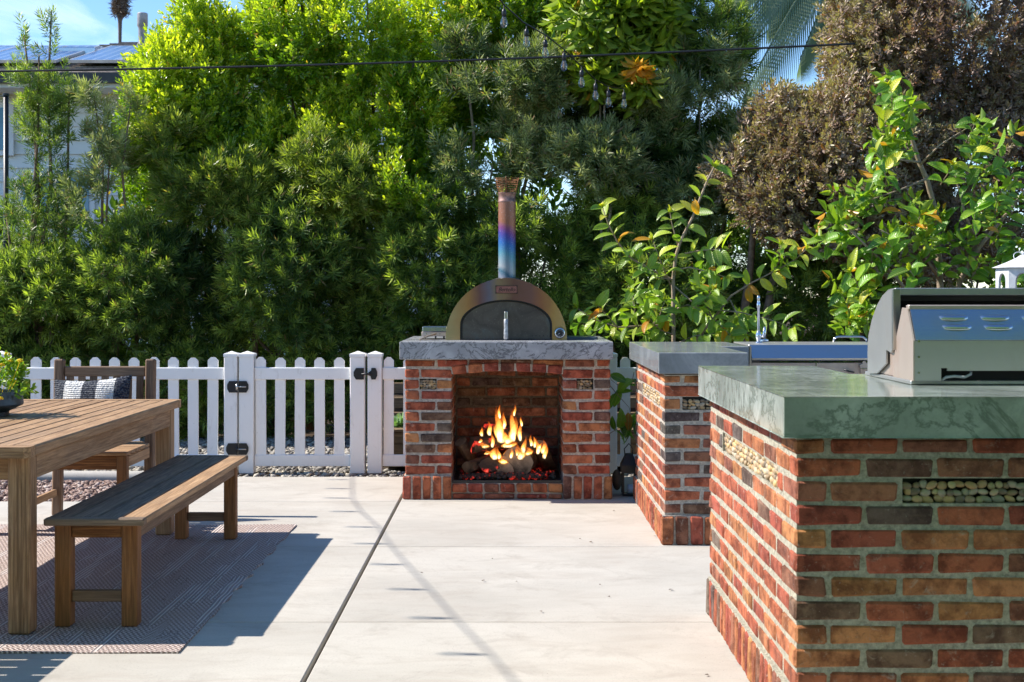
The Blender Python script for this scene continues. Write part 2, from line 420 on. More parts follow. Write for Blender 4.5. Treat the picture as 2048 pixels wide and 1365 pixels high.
def spans(sp, z0, z1, holes):
    out = []
    for a, b in sp:
        h = hit(a, b, z0, z1, holes)
        if not h: out.append((a, b)); continue
        if h[0]-J-a > .03: out.append((a, h[0]-J*.3))
        if b-h[1]-J > .03: out.append((h[1]+J*.3, b))
    return out
PEB = [(.44, .29, .14), (.52, .40, .25), (.26, .18, .10), (.42, .35, .26), (.32, .22, .13), (.17, .13, .09), (.50, .32, .14)]
def _peb():
    k = NT('pebble'); oi = k.n('ShaderNodeObjectInfo'); n = k.noise(k.coord(rand=20), 25, 4)
    c = k.mix(k.ramp(n.outputs[0], [(.35, 0), (.7, .4)]), oi.outputs['Color'], (.22, .18, .13))
    return k.end(k.pbr(c, .45, 0, None, .4))
M['pebble'] = _peb()
pm = None
def pebble_mesh():
    global pm
    if pm is None:
        m = MB(); m.lathe([(.001, -1), (.5, -.86), (.87, -.5), (1, 0), (.87, .5), (.5, .86), (.001, 1)], seg=9, caps=False)
        pm = m.mesh('pebble', M['pebble'], True)
    return pm
def pebbles(parent, u0, u1, z0, z1, depth, axis, cols=PEB, size=.019, mul=1.0):
    """fill a niche: axis 'y' = front face at y=depth, u is x; axis 'x' = side face at x=depth, u is y"""
    z = z0+size*.5; row = 0
    while z < z1-size*.3:
        u = u0+size*rng.uniform(.4, .9)
        while u < u1-size*.3:
            sx = size*rng.uniform(.62, 1.25); sz = size*rng.uniform(.5, .8)
            o = bpy.data.objects.new('pebble', pebble_mesh()); link(o, parent)
            dd = depth+rng.uniform(-.003, .006)
            o.location = (u, dd, z+rng.uniform(-.003, .003)) if axis == 'y' else (dd, u, z+rng.uniform(-.003, .003))
            o.scale = (sx, size*.6, sz) if axis == 'y' else (size*.6, sx, sz)
            t = rng.uniform(-.5, .5); o.rotation_euler = (0, t, 0) if axis == 'y' else (t, 0, 0)
            c = rng.choice(cols); j = rng.uniform(.8, 1.15)*mul; o.color = (c[0]*j, c[1]*j, c[2]*j, 1)
            u += sx*1.66
        z += size*1.18; row += 1

def front_rows(parent, x0, x1, y, z0, n, par0, holes=(), ztop=None, end_short=None, **kw):
    for i in range(n):
        a = z0+i*CO; b = min(a+BH, ztop) if ztop else a+BH
        if b-a < .012: continue
        p = (i+par0) % 2
        for s, e in spans(run(x0, x1, p == 1), a, b, holes):
            brick(parent, s, e, y, y+(BL if (p == 1 and s == x0) else BW), a, b, **kw)
def side_rows(parent, x, y0, y1, z0, n, par0, holes=(), ztop=None, inward=1, **kw):
    """side face whose outer plane is x; the corner brick at y0 belongs to front_rows"""
    for i in range(n):
        a = z0+i*CO; b = min(a+BH, ztop) if ztop else a+BH
        if b-a < .012: continue
        p = (i+par0) % 2
        st = y0+(BL if p == 1 else BW)+J
        for s, e in spans(run(st, y1), a, b, holes):
            if inward > 0: brick(parent, x, x+BW, s, e, a, b, **kw)
            else: brick(parent, x-BW, x, s, e, a, b, **kw)

def skin_y(m, x0, x1, y0, y1, z0, z1, h):
    if h[0] > x0: m.box(x0, h[0], y0, y1, z0, z1)
    if h[1] < x1: m.box(h[1], x1, y0, y1, z0, z1)
    m.box(max(h[0], x0)+.0001, min(h[1], x1)-.0001, y0+.0001, y1, z0, h[2]); m.box(max(h[0], x0)+.0001, min(h[1], x1)-.0001, y0+.0001, y1, h[3], z1)
def skin_x(m, y0, y1, x0, x1, z0, z1, h):
    m.box(x0, x1, y0, h[0], z0, z1); m.box(x0, x1, h[1], y1, z0, z1)
    m.box(x0+.0001, x1, h[0]+.0001, h[1]-.0001, z0, h[2]); m.box(x0+.0001, x1, h[0]+.0001, h[1]-.0001, h[3], z1)
# ---------------------------------------------------------------- fireplace
Y0 = 8.69
fp = thing('brick_fireplace', 'red brick outdoor fireplace with grey stone top and an arched fire opening', 'fireplace', (0, 0, 0))
Z0 = .158; XL, XR = -.651, .645; OL, OR = -.355, .345; YB = 9.80; ZT = .886
core = MB()
core.box(XL+.0052, OL-.0052, Y0+.045, YB, 0, ZT-.001); core.box(OR+.0052, XR-.0052, Y0+.045, YB, 0, ZT-.001)
core.box(OL-.0045, OR+.0045, 9.30, YB-.005, .0, ZT-.001); core.box(OL-.0045, OR+.0045, Y0+.02, 9.2999, .0, .1)
core.box(OL-.0045, OR+.0045, Y0+.012, 9.2999, .845, ZT-.0015)
core.box(XL-.006, OL-.012, Y0-.012, Y0+.0055, 0, .15); core.box(OR+.012, XR+.006, Y0-.012, Y0+.0055, 0, .15)
core.box(XL-.006, XL+.0045, Y0+.006, YB-.01, 0, .15); core.box(XR-.0045, XR+.006, Y0+.006, YB-.01, 0, .15)
W1 = [5, 5, 5, 4, 4, 4, 4, 2.4, 3, .8]
nichl = (GX(839, Y0), GX(873, Y0), Z0+8*CO-.006, Z0+9*CO-.006); nichr = (GX(1153, Y0), GX(1187, Y0), Z0+8*CO-.006, Z0+9*CO-.006)
skin_y(core, XL+.005, OL-.005, Y0+.006, Y0+.0449, 0, ZT-.0012, nichl); skin_y(core, OR+.005, XR-.005, Y0+.006, Y0+.0449, 0, ZT-.0012, nichr); core.build('mortar', M['mortar'], fp)
front_rows(fp, XL, OL, Y0, Z0, 10, 0, [nichl], wts=W1)
WR = [6, 5, 6, 6, 3, 3, 1.5, .5, 2, .2]
front_rows(fp, OR, XR, Y0, Z0, 10, 1, [nichr], wts=WR)
front_rows(fp, XL, XR, Y0+.004, Z0+10*CO, 1, 0, ztop=ZT-.003, wts=W1)
side_rows(fp, XL, Y0, YB, Z0, 11, 0, ztop=ZT-.004)
side_rows(fp, XR, Y0, YB, Z0, 11, 0, ztop=ZT-.004, inward=-1)
for nn in (nichl, nichr):
    cc = MB(); cc.box(nn[0], nn[1], Y0+.035, Y0+.04, nn[2], nn[3]).build('niche_back', M['black'], fp)
    pebbles(fp, nn[0]+.004, nn[1]-.004, nn[2]+.002, nn[3]-.002, Y0+.016, 'y', size=.0125)
def soldiers(parent, a, b, fixed, axis, zt=.147, w=.0575, j=.012, wts=None, out=1, dep=.04, **kw):
    n = max(1, round((b-a+j)/(w+j))); ww = (b-a+j)/n-j
    for i in range(n):
        s = a+i*(ww+j)
        if axis == 'y': brick(parent, s, s+ww, fixed, fixed+dep, .003, zt, wts=wts, **kw)
        elif out > 0: brick(parent, fixed, fixed+dep, s, s+ww, .003, zt, wts=wts, **kw)
        else: brick(parent, fixed-dep, fixed, s, s+ww, .003, zt, wts=wts, **kw)
soldiers(fp, XL-.014, OL-.004, Y0-.02, 'y', wts=WR); soldiers(fp, OR+.004, XR+.012, Y0-.02, 'y', wts=WR)
soldiers(fp, Y0+.024, YB, XL-.014, 'x'); soldiers(fp, Y0+.024, YB, XR+.012, 'x', out=-1)
# sill courses under the opening
for i in range(7):
    w_ = (OR-OL+.012)/7; s = OL+.002+i*w_
    brick(fp, s, s+w_-.013, Y0+.004, Y0+.1, .042, .1, wts=WR)
for s, e in run(OL+.004, OR-.004): brick(fp, s, e, Y0+.0, Y0+.09, .003, .032, wts=W1)
# jambs and back wall of the firebox, colours raised to carry the fire's glow
GLOW_BRICK = [(.2, .075, .04), (.15, .055, .03), (.12, .045, .028), (.17, .07, .034), (.06, .045, .035), (.1, .055, .032)]
for i in range(11):
    a = Z0+i*CO; b = min(a+BH, .835)
    if b-a < .015: continue
    for sd, fx in ((1, OL-.092), (-1, OR)):
        st = Y0+(BW if i % 2 == 0 else BL)+J
        for s, e in run(st, 9.29): brick(fp, fx-.001*sd, fx+.0925, s, e, a, b, cols=GLOW_BRICK, colmul=2.9)
k0 = 9.275
for i in range(-1, 11):
    a = Z0+i*CO-.02; b = a+BH
    for s, e in run(OL+.012, OR-.01, i % 2 == 0): brick(fp, s, e, k0, k0+.03, a, b, cols=GLOW_BRICK, colmul=2.9)  # colmul paints the warm firelight into the bricks
MB().box(OL+.001, OR-.001, k0+.008, k0+.024, .1, ZT-.003).build('soot_mortar', M['mortar_soot_glow'], fp)
MB().box(OL+.001, OR-.001, Y0+.13, k0, .838, .8455).build('firebox_ceiling', M['mortar_soot_glow'], fp)
MB().cbox(OL+.004, OR-.004, Y0+.05, k0, .098, .106, .002).build('hearth_tray', M['black'], fp)
MB().cbox(OL+.002, OR-.002, Y0+.022, Y0+.032, .1, .118, .002).build('hearth_lip', M['black'], fp)
# segmental arch of seven bricks
n = 7; xc = (OL+OR)/2; hw = (OR-OL)/2; rise = .022; Rr = (hw*hw+rise*rise)/(2*rise); zc = .786+rise-Rr
amax = math.asin((hw)/Rr)
for i in range(n):
    am = -amax+(i+.5)*2*amax/n; wd = 2*hw/n-.012; r0 = Rr+.028
    x, z = xc+math.sin(am)*r0, zc+math.cos(am)*r0
    brick(fp, x-wd/2, x+wd/2, Y0-.008, Y0+.12, z-.0285, z+.0285, wts=[6, 5, 4, 3, 3, 3, 1, .5, 2, 0], rot=(0, am, 0))
ao = [(xc+math.sin(a)*(Rr+.05), zc+math.cos(a)*(Rr+.05)) for a in np.linspace(-amax, amax, 15)]
ai = [(xc+math.sin(a)*(Rr+.004), zc+math.cos(a)*(Rr+.004)) for a in np.linspace(-amax, amax, 15)]
MB().band(ao, ai, 1, Y0-.001, Y0+.13).build('arch_mortar', M['mortar'], fp)
sl_ = board('stone_top', -.679, .657, 8.60, 9.86, .888, .998, M['slab_fire'], fp, .003)

# ---------------------------------------------------------------- logs, embers, flames
M['logbark'] = plain('log_bark', (.17, .115, .075), .9, 0, .2, 9, .8, .9, 45, .02)
M['logend'] = plain('log_end', (.30, .21, .135), .85, 0, .2, 11, .7, .5, 60, .01)
def mat_ember(name, amt, st):
    k = NT(name); v = k.coord(); n = k.noise(v, 28, 5, .6); m = k.noise(v, 9, 3)
    e = k.ramp(k.math('ADD', k.math('MULTIPLY', n.outputs[0], .6), k.math('MULTIPLY', m.outputs[0], .5)),
               [(amt, (0, 0, 0)), (amt+.08, (.5, .02, .01)), (amt+.17, (1, .14, .09)), (amt+.27, (1, .42, .3))])
    b = k.pbr((.10, .07, .055), .95, 0, k.bump(n, 1, .01), .1)
    b.inputs['Emission Strength'].default_value = st; k.i(b, 'Emission Color', e); return k.end(b)
M['ember'] = mat_ember('glowing_embers', .60, .75); M['charlog'] = mat_ember('glowing_log', .60, 1.0)
def log(ax, ay, az, bx, by, bz, r, mat='logbark', split=False, name='log', label=''):
    a, b = Vector((ax, ay, az)), Vector((bx, by, bz)); n = 7; m = MB(); pts = []; seg = 11
    d = (b-a).normalized(); u = d.cross(Vector((0, 0, 1))).normalized(); v = u.cross(d)
    rad = [r*rng.uniform(.88, 1.1) for _ in range(seg)]
    if split: rad = [r*(1.0 if i < 6 else .35+.12*abs(i-8.5)) for i in range(seg)]
    vs = []; fs = []
    for i in range(n):
        c = a.lerp(b, i/(n-1))
        for k in range(seg):
            q = 6.283*k/seg; rr = rad[k]*rng.uniform(.95, 1.05); vs.append(c+(u*math.cos(q)+v*math.sin(q))*rr-a)
    for i in range(n-1):
        for k in range(seg): fs.append((i*seg+k, i*seg+(k+1) % seg, (i+1)*seg+(k+1) % seg, (i+1)*seg+k))
    t = thing(name, label, 'log', a); o = m.add(vs, fs).build('bark', M[mat], t); smooth_angle(o, 50)
    for e in (MB().add(vs[:seg], [tuple(reversed(range(seg)))]), MB().add(vs[-seg:], [tuple(range(seg))])): e.build('cut_end', M['logend'] if mat == 'logbark' else M[mat], t)
    return t
fy = 8.98
log(.06, 8.86, .215, .12, 9.16, .23, .098, label='thick round log with its cut face forward at the right of the fire', name='log')
log(-.26, 8.90, .16, -.05, 9.15, .2, .055, label='slim log lying low at the left front of the fire', split=True)
log(-.125, 8.87, .175, -.09, 9.14, .185, .07, label='pale split log glowing at its lower left end, left of the middle wedge', mat='charlog', split=True)
log(-.02, 8.86, .155, .0, 9.15, .16, .062, label='wedge shaped split log in the bottom middle of the fire', split=True)
log(-.31, 9.0, .33, -.20, 9.14, .12, .042, label='dark log leaning upright against the left side of the firebox')
log(-.235, 8.93, .315, .10, 9.1, .33, .05, label='charred log lying across the top of the log pile', mat='charlog')
log(-.16, 9.12, .42, .14, 9.0, .35, .03, label='thin charred branch on top of the crosswise log', mat='charlog')
log(.20, 8.94, .30, .27, 9.16, .14, .058, label='split log with jagged bark leaning at the far right of the fire', split=True)
log(.02, 9.1, .40, .16, 8.93, .27, .038, label='short charred log slanting behind the thick round log', mat='charlog')
# ember bed
n = 900; ex = np.clip(nr.normal(-.01, .13, n), OL+.05, OR-.05); ey = nr.uniform(8.80, 9.2, n); es = nr.uniform(.008, .02, n)
ev = (IV[None]*(1+nr.uniform(-.3, .3, (n, 12, 1))))*es[:, None, None]+np.stack([ex, ey, .108+es*.6+nr.uniform(0, .02, n)*(1-((ex)/.35)**2)], 1)[:, None]
eb = mesh_np('ember_bed', ev.reshape(-1, 3), (IF[None]+12*np.arange(n)[:, None, None]).reshape(-1, 3), M['ember'])
tag(eb, 'bed of glowing red embers and ash under the logs in the fireplace', 'embers', kind='stuff')
def mat_flame():
    k = NT('flame'); at = k.n('ShaderNodeAttribute', _attribute_name='lc'); sp = k.n('ShaderNodeSeparateColor', Color=at.outputs['Color'])
    lw = k.n('ShaderNodeLayerWeight', Blend=.5); v = k.coord(scale=(1, 1, .3)); n = k.noise(v, 60, 4, .6, 1.5)
    core_ = k.math('SUBTRACT', 1.0, lw.outputs['Facing'])
    hot = k.math('MULTIPLY', core_, k.math('SUBTRACT', 1.15, sp.outputs[1]))
    c = k.ramp(hot, [(.1, (1, .10, .008)), (.45, (1, .27, .03)), (.75, (1, .55, .12)), (1, (1, .85, .5))])
    st = k.math('ADD', k.math('MULTIPLY', k.math('POWER', hot, 1.6), 2.0), .5)
    e = k.n('ShaderNodeEmission', Color=c, Strength=st); t = k.n('ShaderNodeBsdfTransparent')
    al = k.math('MULTIPLY', k.math('POWER', core_, 2.0), k.math('MULTIPLY', k.math('SUBTRACT', 1.1, sp.outputs[1]), k.math('SUBTRACT', k.math('MULTIPLY', n.outputs[0], 4.2), 1.35)))
    al = k.math('MULTIPLY', al, k.ramp(sp.outputs[1], [(0, 0), (.22, 1)]))
    al = k.math('MAXIMUM', k.math('MINIMUM', al, .9), 0.0)
    mx = k.n('ShaderNodeMixShader', Fac=al); k.i(mx, 'i1', t); k.i(mx, 'i2', e); return k.end(mx)
M['flame'] = mat_flame()
fl = thing('fire', 'bright yellow and orange flames rising from the burning logs in the fireplace', 'fire', (0, fy, .12))
def tongue(x, z, h, wd, y=fy, lean=0., ph=None):
    n, seg = 16, 12; vs = []; fs = []; col = []; ph = rng.uniform(0, 6) if ph is None else ph
    for i in range(n):
        t = i/(n-1); r = wd*.5*(math.sin(math.pi*min(1, (t*.8+.12)))**.9)*(1-t)**.55+.0005
        cx = x+lean*t+wd*.28*t*math.sin(ph+t*5.0); cy = y+wd*.3*math.sin(ph*2+t*5)*t
        for k in range(seg):
            a = 6.283*k/seg; rr = r*(1+.22*math.sin(3*a+t*7+ph)*(.4+t)); vs.append((cx+rr*math.cos(a), cy+rr*.6*math.sin(a)-fy, z+h*t-.12)); col.append((0, t, 0))
    tr = []
    for i in range(n-1):
        for k in range(seg):
            a, b, c, d = i*seg+k, i*seg+(k+1) % seg, (i+1)*seg+(k+1) % seg, (i+1)*seg+k; tr += [(a, b, c), (a, c, d)]
    mesh_np('flame', np.array(vs), np.array(tr), M['flame'], fl, np.array(col), True)
def fpx(px, py): return GX(px, fy), GZ(py, fy)
for (px, pyb, pyt, wpx, lean) in [(999, 882, 808, 21, -.004), (1025, 876, 812, 18, .012), (980, 868, 838, 13, -.01), (1040, 880, 838, 12, .002), (1047, 903, 868, 14, .004),
        (1069, 893, 868, 9, -.006), (1078, 893, 880, 9, .01), (998, 914, 890, 11, 0), (1010, 914, 895, 9, .004), (1022, 913, 889, 9, .003), (1034, 908, 888, 12, .006), (985, 892, 860, 10, .0),
        (1004, 884, 852, 26, .0), (1015, 884, 858, 24, .0), (960, 882, 872, 9, .01), (1062, 890, 866, 9, .0), (1000, 835, 805, 8, -.006), (1028, 830, 806, 7, .006), (973, 905, 895, 16, .01), (1043, 850, 828, 7, -.004), (1000, 878, 822, 26, 0), (1026, 880, 828, 22, .004), (990, 915, 885, 22, 0), (1040, 915, 882, 24, 0), (1075, 905, 872, 13, .0), (1088, 915, 884, 12, .01), (965, 870, 850, 10, -.01), (1015, 893, 872, 40, 0), (970, 893, 878, 24, 0), (1055, 908, 888, 22, 0), (1008, 925, 905, 26, 0), (1008, 855, 818, 10, .004), (1085, 905, 876, 14, .004)]:
    x, z = fpx(px, pyb); zt = GZ(pyt, fy); tongue(x, z, zt-z, wpx/F*fy, fy-.12+rng.uniform(-.03, .03), lean)

# ---------------------------------------------------------------- pizza oven on the fireplace top
def mat_oven():
    k = NT('oven_heat_tinted_steel'); v = k.coord(); s = k.n('ShaderNodeSeparateXYZ', Vector=v)
    n = k.noise(v, 5, 4, .6, .8); a = k.math('ADD', k.math('ADD', s.outputs[0], k.math('MULTIPLY', n.outputs[0], .10)), .35)
    c = k.ramp(a, [(.0, (.46, .38, .19)), (.16, (.42, .22, .08)), (.24, (.20, .10, .09)), (.30, (.17, .16, .21)), (.34, (.30, .21, .12)), (.45, (.19, .095, .07)), (.56, (.22, .11, .09)), (.62, (.32, .14, .07)), (.72, (.44, .27, .09)), (.85, (.52, .42, .21)), (1, (.42, .38, .32))])
    f = k.noise(v, 160, 3, .7); c = k.mix(k.ramp(f.outputs[0], [(.55, 0), (.75, .35)]), c, (.2, .13, .1))
    return k.end(k.pbr(c, .36, .7, k.bump(f, .1, .001)))
def mat_flue():
    k = NT('flue_heat_tinted'); v = k.coord(); s = k.n('ShaderNodeSeparateXYZ', Vector=v); n = k.noise(v, 9, 4, .6)
    z = k.math('ADD', k.math('MULTIPLY', s.outputs[2], 2.0), k.math('MULTIPLY', k.math('SUBTRACT', n.outputs[0], .5), .14))
    z = k.math('ADD', z, k.math('MULTIPLY', s.outputs[0], .9))
    c = k.ramp(z, [(.0, (.22, .24, .3)), (.06, (.05, .14, .2)), (.12, (.34, .36, .38)), (.3, (.09, .26, .34)), (.46, (.02, .12, .38)), (.56, (.07, .05, .28)), (.64, (.2, .05, .16)), (.74, (.32, .12, .06)), (1, (.3, .13, .08))])
    f = k.noise(v, 120, 3, .7); c = k.mix(k.ramp(f.outputs[0], [(.58, 0), (.7, .4)]), c, (.5, .52, .55))
    return k.end(k.pbr(c, .38, .35))
def mat_door():
    k = NT('oven_door_steel'); v = k.coord(); n = k.noise(v, 6, 5, .65, 1); f = k.noise(v, 90, 3, .7)
    c = k.ramp(n.outputs[0], [(.3, (.075, .065, .06)), (.55, (.12, .105, .09)), (.75, (.12, .14, .14))])
    c = k.mix(k.ramp(f.outputs[0], [(.62, 0), (.72, .5)]), c, (.3, .27, .25)); return k.end(k.pbr(c, .4, .7))
M['oven'] = mat_oven(); M['flue'] = mat_flue(); M['door'] = mat_door()
M['rust'] = plain('rusty_wire', (.3, .13, .06), .75, .3, .3, 30, .4)
oy = 8.95; oz = .999; ox = GX(1012.5, oy)
ov = thing('pizza_oven', 'rounded heat-stained steel pizza oven with a tall rainbow-tinted flue on the fireplace top', 'pizza oven', (ox, oy, oz))
RW, RHt = .396, .402
def arc(rw, rh, zb=0, n=28, p=1.0):
    out = [(-rw, 0)] if zb > 0 else []
    for i in range(n+1):
        a = math.pi*(1-i/n); out.append((rw*math.cos(a), zb+(rh-zb)*math.sin(a)**p))
    if zb > 0: out.append((rw, 0))
    return out
O_ = arc(RW, RHt, 0, 30)
inn = arc(.300, .262, .10, 28)
cxi = GX((295+1640)/2/7.314+880, oy)-ox
inn = [(x+cxi, z) for x, z in inn]
smooth_angle(MB().band(O_, inn, 1, 0, .012).build('front_arch', M['oven'], ov), 30)
sh = MB(); so_ = arc(RW-.006, RHt-.004, 0, 30); si_ = arc(RW-.016, RHt-.014, 0, 30)
smooth_angle(sh.band(so_, si_, 1, .013, .64).build('barrel_shell', M['oven'], ov), 30)
MB().prism(arc(RW-.02, RHt-.02, 0, 30), 1, .60, .62).build('back_plate', M['door'], ov)
ii = [(x*.965, z*.97) for x, z in arc(.300, .262, .10, 28)]
smooth_angle(MB().band([(x+cxi, z) for x, z in arc(.2995, .2615, .10, 28)], [(x+cxi, z) for x, z in ii], 1, .0125, .07).build('mouth_rim', M['black'], ov), 30)
dr = MB().prism([(x+cxi, z) for x, z in [(a*.955, max(.004, b*.955)) for a, b in arc(.300, .262, .10, 28)]], 1, .03, .045).build('oven_door', M['door'], ov)
hx = GX(880+965/7.314, oy)-ox
MB().cbox(hx-.011, hx+.011, -.035, .03, .135, .185, .003).build('handle_bracket', M['steel'], ov)
h = MB(); h.lathe([(.010, 0), (.015, .004), (.0145, .04), (.013, .09), (.0145, .128), (.010, .134)], (hx, -.035, .004), 12)
h.build('door_handle', plain('galvanised_handle', (.42, .42, .43), .45, .5, .5, 60, .35, .5, 120, .003), ov, True)
for i in range(5):
    px = 1352+i*54; MB().lathe([(.0035, 0), (.0035, .002)], (GX(880+px/7.314, oy)-ox, .028, .026), 8, ax=1).build('vent_hole', M['black'], ov)
gx, gz = GX(880+1752/7.314, oy)-ox, GZ(540+925/7.314, oy)-oz
MB().lathe([(.035, 0), (.036, -.012), (.031, -.02), (.026, -.021)], (gx, -.002, gz), 24, ax=1).build('gauge_rim', M['mirror'], ov, True)
MB().lathe([(.0255, -.0215), (.0255, -.0225)], (gx, -.002, gz), 24, ax=1).build('gauge_face', M['black'], ov)
tk = MB()
for i in range(9):
    a = R(-45+i*33.75); r0, r1 = .017, .022
    tk.tube([(gx+r0*math.sin(a), -.0255, gz+r0*math.cos(a)), (gx+r1*math.sin(a), -.0255, gz+r1*math.cos(a))], .0012, 4)
tk.tube([(gx, -.0262, gz), (gx-.012, -.0262, gz-.008)], .0014, 4)
tk.build('gauge_marks', M['white_metal'], ov)
# name plate
px0, px1 = GX(992, oy)-ox, GX(1034, oy)-ox; pz0, pz1 = GZ(586.5, oy)-oz, GZ(572.5, oy)-oz
MB().cbox(px0, px1, -.004, -.0005, pz0, pz1, .0015).build('name_plate', plain('plate_rust', (.30, .13, .1), .5, .6, .4, 30, .2), ov)
fr = MB()
for (a, b, c, d) in ((px0, px1, pz1, pz1+.0022), (px0, px1, pz0-.0022, pz0), (px0-.0022, px0, pz0, pz1), (px1, px1+.0022, pz0, pz1)): fr.box(a, b, -.006, -.0006, c, d)
for sx in (px0, px1):
    for sz in (pz0, pz1): fr.lathe([(.004, 0), (.004, -.006)], (sx, -.001, sz), 8, ax=1)
fr.build('plate_frame', M['black'], ov)
tx = bpy.data.curves.new('lettering', 'FONT'); tx.body = 'Bertello'; tx.size = .037; tx.align_x = 'CENTER'; tx.align_y = 'CENTER'; tx.extrude = .0008; tx.shear = .35
tx.space_character = .93; tx.materials.append(M['black']); tt_ = bpy.data.objects.new('tmp', tx); COL.objects.link(tt_); bpy.context.view_layer.update(); tm_ = bpy.data.meshes.new_from_object(tt_.evaluated_get(bpy.context.evaluated_depsgraph_get())); bpy.data.objects.remove(tt_); tm_.materials.clear(); tm_.materials.append(M['black']); to = link(bpy.data.objects.new('lettering', tm_), ov); to.location = ((px0+px1)/2, -.0048, (pz0+pz1)/2-.001); to.rotation_euler = (R(90), 0, 0)
# flue with spark cage
fyy = .25; fx = GX(1014, oy+fyy)-ox; dF = oy+fyy
def fz(py): return GZ(py, dF)-oz
pr = .0585
fo = MB().lathe([(pr, 0), (pr, fz(405)-fz(557))], (0, 0, 0), 28).build('flue_pipe', M['flue'], ov, False, (fx, fyy, fz(557))); smooth_angle(fo, 50)
bd = MB().lathe([(pr+.002, fz(405)), (pr+.003, fz(403)), (pr-.001, fz(401)), (pr-.001, fz(390)), (pr+.003, fz(388)), (pr+.003, fz(386))], (fx, fyy, 0), 28, False)
smooth_angle(bd.build('flue_band', plain('band_rust', (.3, .17, .14), .45, .5, .5, 22, .6), ov), 50)
MB().lathe([(pr+.05, fz(561)), (pr+.004, fz(556))], (fx, fyy, 0), 28, False).build('flue_collar', M['door'], ov, True)
cg = MB(); nrg = 9
for i in range(nrg):
    t = i/(nrg-1); z = fz(386)+(fz(358)-fz(386))*t; r = pr+.001+.022*t
    cg.tube([(fx+r*math.cos(a), fyy+r*math.sin(a), z+.003*math.sin(a*2+i)) for a in np.linspace(0, 6.283, 25)], .0017, 5)
for a in (R(265), R(20), R(150)):
    cg.tube([(fx+(pr+.002)*math.cos(a), fyy+(pr+.002)*math.sin(a), fz(388)), (fx+(pr+.024)*math.cos(a), fyy+(pr+.024)*math.sin(a), fz(355))], .0025, 5)
cg.build('spark_cage', M['rust'], ov, True)
# things beside the oven on the top
d_ = 9.15
bb = thing('burner_box', 'small steel box with short dark legs left of the pizza oven', 'grill box', (GX(868, d_), d_, .999))
MB().cbox(-.083, .085, -.0, .22, .018, .048, .003).build('lower_tray', M['steel_pink'], bb)
MB().cbox(-.077, .085, -.004, .21, .049, .082, .003).build('upper_tray', M['mirror_sky_tint'], bb)
for x in (-.06, .01, .065):
    MB().lathe([(.006, 0), (.006, .018)], (x, .02, 0), 8).build('leg', M['black'], bb)
for x in (-.05, -.02, .04):
    MB().lathe([(.004, 0), (.004, -.004)], (x, 0, .034), 8, ax=1).build('screw', M['mirror'], bb)
tg = MB(); a0 = Vector((GX(840, 8.78), 8.78, 1.006)); b0 = Vector((GX(872, 9.08), 9.08, 1.035)); tg.tube([a0, a0.lerp(b0, .5)+Vector((0, 0, .004)), b0], .006, 8); tg.tube([a0, Vector((GX(890, 8.93), 8.93, 1.004))], .003, 6)
tag(tg.build('tongs', M['bark_pale'], None, True), 'brown handled tongs lying before the small steel box on the fireplace top', 'tongs')
tag(MB().cbox(GX(1134, 9.0), GX(1188, 9.3), 9.02, 9.34, .999, 1.016, .003).build('griddle_plate', plain('griddle_blue_grey', (.06, .085, .11), .35, .3, .5, 8, .3)), 'flat dark blue-grey griddle plate right of the pizza oven', 'griddle')
tag(MB().lathe([(.001, 0), (.012, .003), (.013, .011), (.006, .015)], (GX(1192, 9.1), 9.1, .999), 12).build('knob', M['black'], None, True), 'small black knob beside the griddle plate on the fireplace top', 'knob')
# ---------------------------------------------------------------- middle counter
mc = thing('middle_counter', 'brick counter with slate grey top between the fireplace and the near counter', 'counter')
X0 = .805; YF = 7.10; YE = 8.68; ZTm = .878
cm = MB(); cm.box(X0+.045, 1.228, YF+.045, YE, 0, ZTm); cm.box(1.2281, 1.36, 7.97, YE-.002, 0, ZTm-.001); cm.box(X0-.006, X0+.0049, YF-.004, YE-.004, 0, .15); cm.box(X0-.006, 1.227, YF-.01, YF+.0049, 0, .151)
BRN = [5, 4, 4, 3, 4, 5, 4, 2.4, 5, 1]
nf = (GX(1365, YF), 1.16, Z0+8*CO-.004, Z0+9*CO-.004); ns = (F*.805/(1318-CX), F*.805/(1283-CX), Z0+8*CO-.007, Z0+9*CO-.003)
skin_y(cm, X0+.005, 1.228, YF+.005, YF+.0449, 0, ZTm-.0012, nf); skin_x(cm, YF+.045, YE-.001, X0+.005, X0+.0449, 0, ZTm-.0014, ns); cm.build('mortar', M['mortar'], mc)
front_rows(mc, X0, 1.228, YF, Z0, 11, 1, [nf], ztop=ZTm-.004, wts=BRN)
side_rows(mc, X0, YF, YE, Z0, 11, 1, [ns], ztop=ZTm-.004, wts=[6, 5, 7, 7, 4, 3, 2, .8, 2, .3])
soldiers(mc, X0-.014, 1.228, YF-.022, 'y', wts=BRN); soldiers(mc, YF+.024, YE, X0-.014, 'x', wts=[6, 5, 7, 7, 4, 3, 2, .8, 2, .3])
MB().box(nf[0], nf[1], YF+.03, YF+.034, nf[2], nf[3]).build('niche_back', M['black'], mc)
MB().box(X0+.03, X0+.034, ns[0], ns[1], ns[2], ns[3]).build('niche_back', M['black'], mc)
pebbles(mc, nf[0]+.004, nf[1]-.004, nf[2]+.002, nf[3]-.002, YF+.016, 'y', size=.015)
pebbles(mc, ns[0]+.004, ns[1]-.004, ns[2]+.002, ns[3]-.002, X0+.014, 'x', size=.014, mul=1.2)  # mul lightens these pebbles as the sunlit side
board('stone_top', .773, 1.232, 7.06, 8.76, .884, .993, M['slab_mid'], mc, .003)
board('rear_top', 1.2325, 1.388, 7.93, 8.76, .884, .993, M['slab_mid'], mc, .003)
front_rows(mc, 1.2385, 1.36, 7.955, Z0, 11, 0, ztop=ZTm-.004, wts=BRN)
